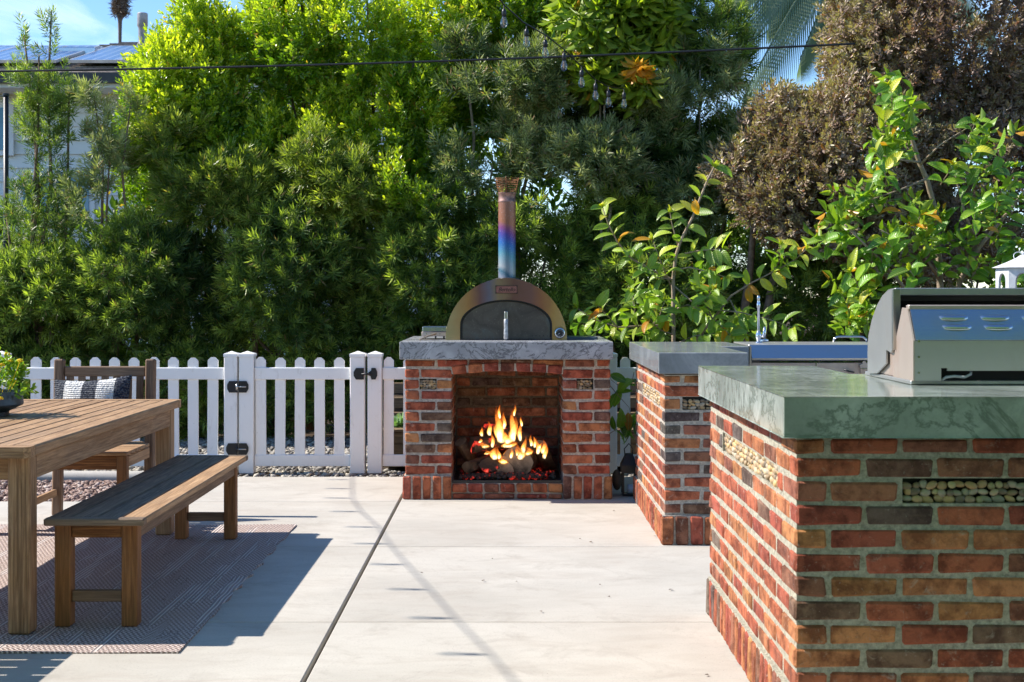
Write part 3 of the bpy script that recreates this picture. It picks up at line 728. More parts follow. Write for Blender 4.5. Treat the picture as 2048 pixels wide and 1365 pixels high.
# stainless bar centre
sc_ = thing('steel_bar_centre', 'long stainless steel ice chest with a rolled front edge beside the slate counter top', 'bar centre', (0, 0, 0))
xa, xb, ya = 1.446, 4.2, 8.16
MB().cbox(xa, xb, ya+.02, 8.74, .0, .86, .004).build('front_body', M['steel_pink'], sc_)
MB().cbox(xa-.01, xb, ya+.05, 8.76, .965, .994, .004).build('rim_top', M['steel_grey'], sc_)
prf = []
for i in range(9):
    a = R(100-i*13.5); prf.append((ya+.075-.085*math.cos(R(90)-a) if False else ya+.07-.075*math.sin(R(i*11)), .985-.008*i*.85-.0*a))
# rolled front edge: slanted upper face that looks up at the sky, round nose below it
nose = [(ya+.07, .994), (ya+.05, .992), (ya-.008, .925), (ya-.014, .916), (ya-.013, .906), (ya-.004, .899), (ya+.019, .896), (ya+.07, .896)]
smooth_angle(MB().prism(nose, 0, xa, xb).build('rolled_edge', M['mirror'], sc_), 32)
MB().box(xa-.012, xa-.001, ya+.0, 8.74, .0, .985).build('side_flange', M['mirror'], sc_)
MB().cbox(xa, xb, ya+.0, ya+.0195, .0, .888, .002).build('front_panel', M['steel_pink'], sc_)
for xx in (GX(1632, ya),): MB().box(xx-.003, xx+.003, ya-.004, ya-.0005, .02, .889).build('panel_seam', M['mirror'], sc_)
hdl = MB(); hz = .996; yh = 8.62; x1h, x2h = GX(1667, yh), GX(1733, yh)
hdl.tube([(x1h, yh, hz), (x1h+.003, yh, hz+.018), (x1h+.02, yh, hz+.031), (x1h+.04, yh, hz+.034), (x2h-.04, yh, hz+.034), (x2h-.02, yh, hz+.031), (x2h-.003, yh, hz+.018), (x2h, yh, hz)], .0065, 10)
hdl.build('lid_handle', M['mirror'], sc_, True)
# bottle opener on the panel
bo = thing('bottle_opener', 'cast metal bottle opener screwed to the stainless steel front panel', 'bottle opener', (GX(1727, ya), ya-.002, GZ(735, ya)))
MB().prism([(-.008, .036), (.006, .038), (.014, .024), (.034, .014), (.032, -.004), (-.024, -.004), (-.026, .014), (-.01, .022)], 1, -.016, 0).build('hood', M['steel_pink'], bo)
MB().cbox(-.022, .026, -.018, -.0165, -.008, -.003, .0008).build('lip', M['mirror'], bo)
MB().prism([(-.02, -.005), (.026, -.005), (.03, -.03), (.014, -.05), (-.008, -.05), (-.02, -.03)], 1, -.008, -.0005).build('backplate', M['steel_pink'], bo)
ho = MB(); c0 = (GX(1698, 8.14), 8.14, GZ(741, 8.14)); ho.tube([(c0[0]-.03, c0[1], c0[2]+.004), (c0[0], c0[1]-.01, c0[2]-.006), (c0[0]+.03, c0[1]-.004, c0[2]-.012)], .005, 8)
tag(ho.build('towel_hook', M['black'], None, True), 'small black hook low on the stainless front panel left of the bottle opener', 'hook')
# faucet
yf = 8.5
ft = thing('faucet', 'tall slim chrome faucet with a side lever at the back of the steel bar centre', 'faucet', (GX(1517, yf), yf, .995))
fz_ = lambda py: GZ(py, yf)-.995
M['chrome'] = plain('chrome', (.7, .72, .76), .15, .9, .5, 10, .05)
smooth_angle(MB().lathe([(.024, 0), (.02, .006), (.011, .012), (.012, .02), (.019, .035), (.02, .05), (.013, .066), (.0095, .074)], (0, 0, 0), 16).build('base', M['chrome'], ft), 60)
smooth_angle(MB().lathe([(.0085, .07), (.008, .215), (.0115, .22), (.0115, .242), (.0085, .247), (.0085, .27), (.0095, .272), (.0095, .288), (.004, .292)], (0, 0, 0), 16).build('riser', M['chrome'], ft), 60)
MB().tube([(.01, 0, .012), (.04, 0, .016), (.06, 0, .014)], [.012, .012, .008], 10).build('body', M['chrome'], ft, True)
MB().tube([(.026, -.004, .035), (.034, -.01, .058), (.036, -.014, .1)], [.016, .011, .0075], 8).build('lever', M['chrome'], ft, True)
# white lantern
yl = 8.5; lx = GX(2047, yl)
ln = thing('white_lantern', 'hexagonal white metal lantern with arched openings and a ring on top, behind the grill', 'lantern', (lx, yl, .994))
lzt = GZ(536, yl)-.994; RL = .163; zap = GZ(504, yl)-.994
hexa = [(RL*math.cos(R(60*i-22)), RL*math.sin(R(60*i-22))) for i in range(6)]
for i in range(6):
    a, b = Vector((*hexa[i], 0)), Vector((*hexa[(i+1) % 6], 0)); L = (b-a).length; u = (b-a)/L; nn = Vector((-u.y, u.x, 0))
    m = MB(); ow = L*.24; ar = [(ow, .04)]+[(L/2-(L/2-ow)*math.cos(math.pi*t/10), lzt-.034-(L/2-ow)*1.15*(1-math.sin(math.pi*t/10))) for t in range(11)]+[(L-ow, .04)]
    out = [(0, .0)]+[(L*t/10, lzt) for t in range(11)]+[(L, 0)]
    for k in range(12):
        q = [out[k], out[k+1], ar[k+1], ar[k]]
        v0 = [a+u*p[0]+Vector((0, 0, p[1]))-nn*0 for p in q]; v1 = [x+nn*.012 for x in v0]
        m.add(v0+v1, [(0, 1, 2, 3), (7, 6, 5, 4), (0, 4, 5, 1), (1, 5, 6, 2), (2, 6, 7, 3), (3, 7, 4, 0)])
    m.build('side_panel', M['white_metal'], ln)
rf = MB(); rr = []
for t in range(6):
    s = t/5; sc1 = (1.06*(1-s)**1.25+.09); rr.append([(x*sc1, y*sc1, lzt+(zap-.018-lzt)*s) for x, y in hexa])
vs = [p for ring in rr for p in ring]; rf.add(vs, [(i*6+k, i*6+(k+1) % 6, (i+1)*6+(k+1) % 6, (i+1)*6+k) for i in range(5) for k in range(6)]+[tuple(range(6))[::-1], tuple(30+k for k in range(6))])
rf.build('roof', M['white_metal'], ln)
MB().lathe([(.008, zap-.02), (.014, zap-.012), (.014, zap-.004), (.005, zap)], (0, 0, 0), 12).build('finial', M['white_metal'], ln, True)
MB().tube([(-.03+.038*math.cos(a), -.02+.02*math.sin(a), zap-.032+.03*math.sin(a)) for a in np.linspace(0, 6.283, 21)], .0026, 6).build('ring', M['white_metal'], ln, True)
MB().prism([(x*.98, y*.98) for x, y in hexa], 2, 0, .02).build('floor_plate', M['white_metal'], ln)
MB().lathe([(.04, .02), (.04, .14), (.003, .142), (.002, .155)], (0, 0, 0), 16).build('candle', plain('candle', (.8, .75, .65), .6), ln, True)

# ---------------------------------------------------------------- near counter
nc = thing('near_counter', 'large brick counter with green-grey stone top carrying the grill, nearest on the right', 'counter')
XN = .815; YN = 3.90; YNE = 5.56; ZN = .882; XE = 2.25
c2 = MB(); c2.box(XN+.055, XE, YN+.055, 4.98, 0, ZN); c2.box(XN+.0551, 1.2, 4.97, YNE, 0, ZN-.0001); c2.box(XN-.007, XN+.0045, YN-.006, YNE-.004, 0, .15); c2.box(XN-.007, XE-.001, YN-.012, YN+.0055, 0, .151)
nf2 = (GX(1806, YN), 1.62, Z0+8*CO-.007, Z0+9*CO-.003); ns2 = (F*XN/(1553-CX), F*XN/(1443-CX), Z0+8*CO-.007, Z0+9*CO-.003)
WN = [4.5, 4, 5, 4, 4, 6, 5, 1.6, 6, .6]; WS = [7, 6, 7, 6, 5, 4, 3, .9, 3, .4]  # shade painted by brick mix: browner on the front, redder on the sunlit side
skin_y(c2, XN+.005, XE, YN+.006, YN+.0549, 0, ZN-.0012, nf2); skin_x(c2, YN+.055, YNE-.001, XN+.005, XN+.0549, 0, ZN-.0014, ns2); c2.build('mortar', M['mortar_green_cast'], nc)
front_rows(nc, XN, XE, YN, Z0, 11, 1, [nf2], ztop=ZN-.004, wts=WN)
side_rows(nc, XN, YN, YNE, Z0, 11, 1, [ns2], ztop=ZN-.004, wts=WS)
soldiers(nc, XN-.014, XE, YN-.022, 'y', wts=WN); soldiers(nc, YN+.024, YNE, XN-.014, 'x', wts=WS)
MB().box(nf2[0], nf2[1], YN+.04, YN+.044, nf2[2], nf2[3]).build('niche_back', M['black'], nc)
MB().box(XN+.04, XN+.044, ns2[0], ns2[1], ns2[2], ns2[3]).build('niche_back', M['black'], nc)
pebbles(nc, nf2[0]+.004, nf2[1]-.004, nf2[2]+.002, nf2[3]-.002, YN+.018, 'y', size=.017, cols=PEB+[(.3, .28, .2), (.42, .36, .18)])
pebbles(nc, ns2[0]+.006, ns2[1]-.004, ns2[2]+.002, ns2[3]-.002, XN+.016, 'x', size=.0155, mul=1.25)  # sunlit side, so the pebble colours are lightened by mul
MB().prism([(.773, 3.857), (2.35, 3.857), (2.35, 4.98), (1.236, 4.98), (1.236, 5.585), (.773, 5.585)][::1], 2, .8835, 1.0).build('stone_top', M['slab_near'], nc)
bm_ = nc.children[-1].modifiers.new('bevel', 'BEVEL'); bm_.width = .003; bm_.segments = 2

# ---------------------------------------------------------------- built in grill (its back towards the camera)
gr = thing('grill', 'stainless built-in grill with raised hood seen from behind on the near counter', 'grill', (0, 0, 0))
gx0, gx1 = 1.283, 2.24
M['black_in'] = plain('grill_inside', (.006, .006, .006), .8)
MB().cbox(gx0-.006, gx1+.006, 4.36, 4.92, 1.0015, 1.014, .002).build('base_flange', M['steel_grey'], gr)
lp = MB()
def sheet(p0, p1, p2, p3, th=.004):
    m = MB(); a, b, c, d = [Vector(p) for p in (p0, p1, p2, p3)]; nn = (b-a).cross(d-a).normalized()*th
    m.add([a, b, c, d, a+nn, b+nn, c+nn, d+nn], [(3, 2, 1, 0), (4, 5, 6, 7), (0, 1, 5, 4), (1, 2, 6, 5), (2, 3, 7, 6), (3, 0, 4, 7)]); return m
# lower back panel with slot at its bottom left
px_ = lambda x: (x-CX)/F*4.345
xs0, xs1, xs2 = gx0+.001, px_(1881), px_(1893)
lower = MB(); yb0, yb1 = 4.338, 4.343
lower.box(xs0, xs1, yb0, yb1, 1.0145, 1.141); lower.box(xs1, xs2, yb0, yb1, 1.055, 1.141); lower.box(xs2, gx1, yb0, yb1, GZ(742, 4.34), 1.141)
lower.build('lower_back_panel', M['steel_grey'], gr)
MB().box(xs0+.01, gx1-.01, 4.375, 4.38, 1.0145, 1.10).build('inner_back', M['black_in'], gr)
up = sheet((gx0+.002, 4.336, 1.142), (gx1, 4.336, 1.142), (gx1, 4.398, GZ(619, 4.398)), (gx0+.002, 4.398, GZ(619, 4.398)))
up.build('louvred_panel', M['mirror_sky_tint'], gr)
zt_ = GZ(619, 4.398); MB().cbox(gx0-.004, gx1, 4.392, 4.42, zt_-.001, zt_+.014, .003).build('top_rail', M['steel_pink'], gr)
sd = MB().prism([(4.338, 1.0145), (4.56, 1.0145), (4.56, 1.1), (4.46, 1.245), (4.402, 1.243), (4.338, 1.142)], 0, gx0-.0045, gx0+.0005); sd.build('side_plate', M['steel_pink'], gr)
MB().cbox(gx0-.001, gx1, 4.575, 4.9, 1.0145, 1.12, .004).build('firebox', M['steel_pink'], gr)
for r_ in range(2):
    for c_ in range(6):
        xx = px_(1883+c_*83+r_*3); t = .72-r_*.30; p = Vector((xx, 4.336+(4.398-4.336)*t, 1.142+(zt_-1.142)*t))
        m = MB(); L = .098; n = 10; vs = []; fs = []
        for i in range(n+1):
            s = i/n; e = math.sin(math.pi*s)**.35 if 0 < s < 1 else 0.
            for k in range(6):
                a = math.pi*k/5; vs.append((p.x+L*s, p.y-.015*e*math.sin(a)-.0005, p.z+.0098*math.cos(a)*(.55+.45*e)-.005*e*math.sin(a)))
        for i in range(n):
            for k in range(5): fs.append((i*6+k, i*6+k+1, (i+1)*6+k+1, (i+1)*6+k))
        m.add(vs, fs); m.build('louvre', M['mirror_sky_tint'], gr, True)
for i in range(5): MB().lathe([(.004, 0), (.0035, -.003)], (gx0+.012, 4.336, 1.04+i*.05) if i < 3 else (gx0+.012, 4.35+.016*(i-2), 1.16+.02*(i-2)), 8, ax=1).build('rivet', M['mirror'], gr)
# hood: side plates with a curved back, bent top sheet, front strip
HX = gx0-.008
def hd(px, py): d = HX*F/(px-CX); return (d, GZ(py, d))
hp = [hd(1757, 747), hd(1738.5, 747), hd(1738.5, 700), hd(1740, 672), hd(1747, 640), hd(1757, 612), hd(1768, 592), hd(1780, 580), (4.545, 1.3075), (4.545, hd(1796, 704)[1]), hd(1785, 706), hd(1776, 700), hd(1776, 727)]
MB().prism(hp, 0, HX-.006, HX).build('hood_side', M['steel_grey'], gr)
MB().prism(hp, 0, gx1+.01, gx1+.016).build('hood_side', M['steel_grey'], gr)
oc = hp[2:9]; ic = [(a-.006 if i < 5 else a, b-.006) for i, (a, b) in enumerate(oc)]
smooth_angle(MB().band(oc, ic, 0, HX+.0005, gx1+.0095).build('hood_top', M['steel_grey'], gr), 40)
MB().cbox(HX+.0005, gx1+.0095, 4.532, 4.5445, 1.285, 1.309, .002).build('hood_back_edge', M['steel_grey'], gr)
MB().cbox(HX-.008, HX+.018, 4.528, 4.5315, GZ(700, 4.53), 1.306, .001).build('hood_flange', M['steel'], gr)
MB().box(HX+.02, gx1, 4.68, 4.685, 1.13, 1.296).build('hood_liner', M['black_in'], gr)
MB().box(HX+.02, gx1, 4.55, 4.679, 1.291, 1.296).build('hood_ceiling', M['black_in'], gr)
gh = MB(); gh.tube([(px_(1882), 4.348, GZ(763, 4.345)), (px_(1892), 4.346, GZ(755, 4.345)), (px_(1910), 4.346, GZ(753, 4.345)), (px_(1930), 4.347, GZ(755, 4.345)), (px_(1942), 4.348, GZ(749, 4.345)), (px_(1944), 4.356, GZ(741, 4.345))], .0045, 8)
gh.build('gas_hose', plain('hose_grey', (.35, .37, .4), .4), gr, True)

# ---------------------------------------------------------------- between fireplace and middle counter
bl = thing('black_lantern', 'small black metal lantern standing on the ground beside the middle counter', 'lantern', (GX(1261, 8.86), 8.86, 0))
MB().cbox(-.055, .035, -.05, .05, .002, .016, .003).build('base', M['black'], bl)
for x in (-.05, .03):
    for y in (-.045, .045): MB().box(x-.006, x+.006, y-.006, y+.006, .016, .15).build('post', M['black'], bl)
rfm = MB(); rg = [[(-.062, -.06), (.042, -.06), (.042, .06), (-.062, .06)], [(-.03, -.03), (.012, -.03), (.012, .03), (-.03, .03)]]
rfm.add([(x, y, .15) for x, y in rg[0]]+[(x, y, .2) for x, y in rg[0]]+[(x, y, .27) for x, y in rg[1]], [(3, 2, 1, 0), (0, 1, 5, 4), (1, 2, 6, 5), (2, 3, 7, 6), (3, 0, 4, 7), (4, 5, 9, 8), (5, 6, 10, 9), (6, 7, 11, 10), (7, 4, 8, 11), (8, 9, 10, 11)])
rfm.build('roof', M['black'], bl)
MB().tube([(-.035, 0, .25), (-.04, 0, .30), (-.01, 0, .335), (.015, 0, .30), (.012, 0, .26)], .004, 6).build('ring', M['black'], bl, True)
MB().lathe([(.02, .016), (.02, .07)], (0, 0, 0), 12).build('candle', plain('candle_blue', (.5, .55, .7), .6), bl, True)
rk = MB(); st = IV.copy(); rv = [(x*.045*(1+.1*math.sin(i*3)), y*.1, .09+z*.088*(1+.1*math.cos(i*5))) for i, (x, y, z) in enumerate(st)]
rk.add(rv, [tuple(f) for f in IF]); ro = rk.build('rock', plain('rock_brown', (.12, .1, .08), .9, 0, .2, 9, .4, .6), None, True, (GX(1234, 8.92), 8.92, 0)); ro.scale = (.95, 1, 1)
sb = ro.modifiers.new('s', 'SUBSURF'); sb.levels = 2; sb.render_levels = 2
tag(ro, 'grey-brown upright stone between the fireplace and the black lantern', 'rock')

# ---------------------------------------------------------------- picket fence
FY = 9.97
def fx_(px): return GX(px, FY)
ZP, ZTR, ZTR0, ZBR, ZBR0 = .838, .766, .68, .133, .05
def picket(parent, x0, x1):
    c = .022; poly = [(x0, ZBR0+.03), (x1, ZBR0+.03), (x1, ZP-c), (x1-c, ZP), (x0+c, ZP), (x0, ZP-c)]
    dy = rng.uniform(-.003, .003); po_ = MB().prism([(a_-(x0+x1)/2, b_-.45) for a_, b_ in poly], 1, .012, .030).build('picket', M['white'], parent, loc=((x0+x1)/2, FY+dy, .45+rng.uniform(-.003, .003))); po_.rotation_euler = (0, rng.uniform(-.006, .006), 0)
def fpost(parent, x0, x1, name='post'):
    m = MB(); y0, y1 = FY-.02, FY-.02+(x1-x0); m.cbox(x0, x1, y0, y1, .0, .845, .004)
    po = m.build(name, M['white'], parent)
    e = .004; c = MB(); c.add([(x0-e, y0-e, .845), (x1+e, y0-e, .845), (x1+e, y1+e, .845), (x0-e, y1+e, .845), (x0-e, y0-e, .866), (x1+e, y0-e, .866), (x1+e, y1+e, .866), (x0-e, y1+e, .866), ((x0+x1)/2, (y0+y1)/2, .886)],
        [(3, 2, 1, 0), (0, 1, 5, 4), (1, 2, 6, 5), (2, 3, 7, 6), (3, 0, 4, 7), (4, 5, 8), (5, 6, 8), (6, 7, 8), (7, 4, 8)]); c.build('post_cap', M['white'], po)
    return po
def rails(parent, x0, x1):
    MB().cbox(x0, x1, FY, FY+.042, ZTR0, ZTR, .004).build('rail', M['white'], parent)
    MB().cbox(x0, x1, FY, FY+.042, ZBR0, ZBR, .004).build('rail', M['white'], parent)
fl_ = thing('picket_fence', 'white picket fence running behind the table and chair, left of the gate', 'fence')
fpost(fl_, fx_(449), fx_(475)); fpost(fl_, fx_(-14), fx_(14)); fpost(fl_, fx_(-490), fx_(-462)); rails(fl_, fx_(14)+.002, fx_(449)-.002); rails(fl_, fx_(-462)+.002, fx_(-14)-.002)
for i in range(10): x = 424.5-i*39.35; picket(fl_, fx_(x-10.3), fx_(x+10.3))
for i in range(11): x = -40-i*39.35; picket(fl_, fx_(x-10.3), fx_(x+10.3))
gt = thing('picket_gate', 'white picket gate with five pickets and black hardware left of the fireplace', 'gate')
fpost(gt, fx_(479), fx_(508), 'stile'); fpost(gt, fx_(700.5), fx_(730), 'stile'); rails(gt, fx_(508)+.002, fx_(700.5)-.002)
for x in (521, 559.7, 599.2, 638.6, 678): picket(gt, fx_(x-10.2), fx_(x+10.2))
fr_ = thing('picket_fence', 'white picket fence piece behind the fireplace, right of the gate', 'fence')
fpost(fr_, fx_(735.5), fx_(764)); fpost(fr_, fx_(1207), fx_(1234)); rails(fr_, fx_(764)+.002, fx_(1207)-.002); rails(fr_, fx_(1234)+.002, 1.6)
for i in range(11): x = 777+i*39.3; picket(fr_, fx_(x-10), fx_(x+10))
for i in range(4): x = 1251+i*39.3; picket(fr_, fx_(x-10), fx_(x+10))
def hw(parent, name, pts, y=FY-.0245, th=.006):
    MB().prism([(GX(a, y), GZ(b, y)) for a, b in pts], 1, y-th, y).build(name, M['black'], parent)
for (yy, xa_, xb_) in ((774, 454.5, 497), (898.5, 452.5, 497)):
    hg = bpy.data.objects.new('hinge', None); link(hg, gt); hg['label'] = ('upper' if yy < 800 else 'lower')+' black hinge'
    h_ = 11.5; xm = 475.5
    hw(hg, 'leaf_plate', [(xa_+4, yy+h_), (xm, yy+h_), (xm, yy-h_), (xa_+4, yy-h_), (xa_, yy-4), (xa_, yy+4)])
    hw(hg, 'leaf_plate', [(xm+1.5, yy+h_), (xb_-4, yy+h_), (xb_, yy+4), (xb_, yy-4), (xb_-4, yy-h_), (xm+1.5, yy-h_)])
    MB().tube([(GX(xm, FY), FY-.036, GZ(yy+6, FY)), (GX(xm, FY), FY-.036, GZ(yy-6, FY))], .008, 8).build('knuckle', M['steel'] if yy < 800 else M['black'], hg, True)
    MB().tube([(GX(xm+1, FY), FY-.036, GZ(yy-.5, FY)), (GX(xb_-3, FY), FY-.036, GZ(yy-.5, FY))], .005, 8).build('spring', M['steel'], hg, True)
lt = link(bpy.data.objects.new('latch', None), gt)
yy = 748; hw(lt, 'latch_body', [(712, yy+11.5), (728, yy+11.5), (728, yy-11.5), (712, yy-11.5), (707.5, yy-4), (707.5, yy+4)])
hw(lt, 'strike_plate', [(737, yy+3), (741, yy+4.5), (743, yy+11.5), (751, yy+11.5), (754.5, yy+4), (754.5, yy-4), (751, yy-11.5), (743, yy-11.5), (742, yy-6), (737, yy-3)])
MB().tube([(GX(724, FY), FY-.038, GZ(yy, FY)), (GX(744, FY), FY-.038, GZ(yy, FY))], .007, 8).build('bolt', M['black'], lt, True)

# raised timber beds behind the fence
gb = thing('raised_bed', 'stepped timber garden bed behind the fence and fireplace', 'garden bed')
for (z0_, z1_) in ((0, .085), (.088, .172), (.175, .26)): board('plank', -1.04, 1.9, 10.34, 10.40, z0_, z1_, M['timber_x'], gb, .004)
board('plank', -1.04, 1.9, 10.33, 10.45, .262, .285, M['timber_x'], gb, .004)
for i, (y_, z0_) in enumerate(((10.75, .29), (11.0, .39), (11.25, .49))): board('plank', -.98, 1.9, y_, y_+.06, z0_, z0_+.085, M['timber_x'], gb, .004)
MB().box(-1.03, 1.9, 10.41, 10.745, 0, .262).build('bed_soil', M['soil'], gb); MB().box(-1.0, 1.9, 10.752, 10.995, 0, .36).build('bed_soil', M['soil'], gb); MB().box(-1.0, 1.9, 11.002, 12.2, 0, .44).build('bed_soil', M['soil'], gb)
# tennis ball
tb = MB().lathe([(.001, -.033), (.016, -.029), (.028, -.017), (.033, 0), (.028, .017), (.016, .029), (.001, .033)], (0, 0, 0), 18, False).build('ball', plain('ball_felt', (.42, .62, .03), .85, 0, .2, 20, .1, .5, 200, .002), None, True, (GX(93, 9.86), 9.86, .035))
tag(tb, 'yellow-green tennis ball on the gravel behind the pale curb', 'ball')
# ---------------------------------------------------------------- table
tbx0, tbx1, ty0, ty1, tz = -2.86, -1.778, 5.10, 7.50, .722
tb_ = thing('dining_table', 'long weathered teak dining table with slatted top, cut off by the left edge', 'table')
fw = .085
board('top_frame', tbx1-fw, tbx1, ty0+.07, ty1-.07, tz-.042, tz, M['teak_y'], tb_, .006); board('top_frame', tbx0, tbx0+fw, ty0+.07, ty1-.07, tz-.042, tz, M['teak_y'], tb_, .006)
for (a, b) in ((ty0, ty0+.069), (ty1-.069, ty1)):
    MB().prism([(tbx0+.02, a if a == ty0 else b), (tbx1-.02, a if a == ty0 else b), (tbx1, a+.02 if a == ty0 else b-.02), (tbx1, b if a == ty0 else a), (tbx0, b if a == ty0 else a), (tbx0, a+.02 if a == ty0 else b-.02)][::(-1 if a == ty0 else 1)], 2, tz-.042, tz-.0005).build('top_end', M['teak_x'], tb_)
ns_ = 12; sw = (tbx1-tbx0-2*fw)/ns_
for i in range(ns_): a = tbx0+fw+i*sw; board('slat', a+.004, a+sw-.004, ty0+.071, ty1-.071, tz-.032, tz-.002+rng.uniform(-.001, .001), M['teak_y'], tb_, .003)
for (x0, x1) in ((-1.885, -1.80), (-2.838, -2.753)):
    for (y0, y1) in ((5.176, 5.261), (7.34, 7.425)): board('leg', x0, x1, y0, y1, .008, tz-.043, M['teak_z'], tb_, .007)
for x in (-1.83, -2.835): board('apron', x, x+.025, 5.262, 7.339, tz-.135, tz-.043, M['teak_y'], tb_)
for y in (5.20, 7.375): board('apron', -2.752, -1.886, y, y+.025, tz-.135, tz-.043, M['teak_x'], tb_)
# ---------------------------------------------------------------- bench
bn = thing('bench', 'backless weathered teak bench standing on the rug beside the dining table', 'bench')
bx0, bx1, by0, by1, bz = -1.765, -1.383, 5.22, 7.325, .437
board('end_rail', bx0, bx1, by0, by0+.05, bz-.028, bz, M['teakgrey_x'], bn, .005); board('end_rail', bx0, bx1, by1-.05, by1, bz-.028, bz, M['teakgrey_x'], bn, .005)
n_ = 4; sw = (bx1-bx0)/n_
for i in range(n_): a = bx0+i*sw; board('slat', a+.0025, a+sw-.0025, by0+.0505, by1-.0505, bz-.028, bz-rng.uniform(0, .0015), M['teak_y' if i == n_-1 else 'teakgrey_y'], bn, .004)  # last slat plain teak as sunlit, the rest coloured for the table's shadow
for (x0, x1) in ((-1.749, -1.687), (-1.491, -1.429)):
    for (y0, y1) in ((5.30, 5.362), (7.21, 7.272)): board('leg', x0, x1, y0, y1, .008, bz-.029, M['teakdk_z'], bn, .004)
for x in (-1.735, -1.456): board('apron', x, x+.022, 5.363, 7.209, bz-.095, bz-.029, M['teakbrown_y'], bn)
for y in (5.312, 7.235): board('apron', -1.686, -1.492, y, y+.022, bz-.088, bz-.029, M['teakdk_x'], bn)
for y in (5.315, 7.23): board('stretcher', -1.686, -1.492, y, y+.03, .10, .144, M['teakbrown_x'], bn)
# ---------------------------------------------------------------- chairs
def chair(label, loc, rz, group=None):
    t = thing('garden_chair', label, 'chair', loc, rz, group); W, D = .295, .30
    for s in (-1, 1):
        x0, x1 = (s*W-.055, s*W) if s > 0 else (s*W, s*W+.055)
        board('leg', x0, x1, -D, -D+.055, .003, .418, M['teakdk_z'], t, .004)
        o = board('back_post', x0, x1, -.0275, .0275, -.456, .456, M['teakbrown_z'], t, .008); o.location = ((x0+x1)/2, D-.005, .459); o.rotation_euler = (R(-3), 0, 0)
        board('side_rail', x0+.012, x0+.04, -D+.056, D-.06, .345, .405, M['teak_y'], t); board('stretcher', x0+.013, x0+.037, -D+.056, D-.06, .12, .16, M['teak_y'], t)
    board('front_rail', -W+.056, W-.056, -D+.01, -D+.035, .34, .41, M['teakdk_x'], t); board('back_rail', -W+.056, W-.056, D-.05, D-.025, .34, .40, M['teakdk_x'], t)
    for i in range(6): a = -D-.02+i*.098; board('seat_slat', -W-.005+(.06 if i == 5 else 0), W+.005-(.06 if i == 5 else 0), a, a+.088, .4185, .438, M['teak_x'], t)
    yb = lambda z: D-.005+(z-.459)*math.tan(R(3))
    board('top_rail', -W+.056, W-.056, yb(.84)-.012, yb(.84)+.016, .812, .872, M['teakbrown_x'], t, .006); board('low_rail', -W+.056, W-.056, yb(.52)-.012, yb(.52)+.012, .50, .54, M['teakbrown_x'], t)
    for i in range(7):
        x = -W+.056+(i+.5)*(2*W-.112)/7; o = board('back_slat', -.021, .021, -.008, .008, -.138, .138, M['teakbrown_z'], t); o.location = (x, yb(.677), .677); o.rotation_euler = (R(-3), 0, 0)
    return t
CHX = -2.365
chair('teak garden chair facing the far end of the dining table, before the picket fence', (CHX, 7.76, 0), 0)
chair('teak garden chair at the near end of the dining table, outside the frame', (-2.32, 4.66, 0), R(180))
# pillow
def pillow():
    k = NT('striped_knit'); v = k.coord(); s = k.n('ShaderNodeSeparateXYZ', Vector=v)
    x = k.math('ADD', k.math('MULTIPLY', s.outputs[0], 1/.46), .5)
    N_, W_ = (.035, .04, .055), (.72, .70, .66)
    c = k.ramp(x, [(0, N_), (.17, W_), (.40, N_), (.585, W_), (.80, (.022, .026, .045))], 'CONSTANT')
    ch = k.n('ShaderNodeTexWave', Vector=k.coord(scale=(1, .1, 1)), Scale=26, Distortion=3.5, _wave_type='BANDS', _bands_direction='Z')
    vo = k.n('ShaderNodeTexVoronoi', Vector=v, Scale=95)
    c = k.mix(k.ramp(vo.outputs['Distance'], [(.35, 0), (.7, .35)]), c, (.3, .3, .3), 'MIX')
    return k.end(k.pbr(c, .95, 0, k.bump(k.math('ADD', ch.outputs['Fac'], vo.outputs['Distance']), 1.0, .006), .1))
M['pillow'] = pillow(); vs = []; fs = []; nx, nz = 26, 20; Wp, Hp, Tp = .45, .375, .075
for sgn in (1, -1):
    b = len(vs)
    for j in range(nz+1):
        for i in range(nx+1):
            u, v = 2*i/nx-1, 2*j/nz-1; th = Tp*max(0, (1-abs(u)**2.4))**.55*max(0, (1-abs(v)**2.4))**.55
            px_in = 1-.07*(1-abs(u))*0; x = u*Wp/2*(1-.055*(1-v*v)); z = v*Hp/2*(1-.12*(1-u*u)); z += .014*u
            vs.append((x, sgn*th+.004*math.sin(9*u+4*v), z))
    for j in range(nz):
        for i in range(nx):
            q = (b+j*(nx+1)+i, b+j*(nx+1)+i+1, b+(j+1)*(nx+1)+i+1, b+(j+1)*(nx+1)+i); fs.append(q if sgn < 0 else q[::-1])
pl = MB().add(vs, fs).build('pillow', M['pillow'], None, True, (-2.405, 7.93, .632)); pl.rotation_euler = (R(-12), 0, 0)
tag(pl, 'square knitted pillow with charcoal and cream vertical stripes, propped on the garden chair', 'pillow')
# ---------------------------------------------------------------- planter with lantana
M['pot'] = plain('pot_slate', (.035, .05, .065), .35, 0, .5, 6, .2); M['pot_dark'] = plain('pot_dark', (.012, .013, .016), .5)
pc = Vector((GX(-22, 6.45), 6.45, tz))
pt = thing('planter', 'dark slate tapered planter on the dining table with yellow lantana, at the left edge', 'planter', pc)
smooth_angle(MB().lathe([(.09, .0), (.09, .018), (.088, .02)], (0, 0, 0), 40).build('foot', M['pot_dark'], pt), 30)
smooth_angle(MB().lathe([(.088, .0205), (.152, .05), (.155, .056), (.147, .115), (.139, .115), (.135, .08), (.002, .08)], (0, 0, 0), 40).build('bowl', M['pot'], pt), 30)
M['lant'] = mat_leaf('lantana_leaf', (.10, .2, .02), (.2, .33, .03), (.32, .45, .05), (.4, .5, .08), .5, .4)
M['petal'] = plain('lantana_flower', (.85, .55, .02), .6, 0, .2, 40, .3)

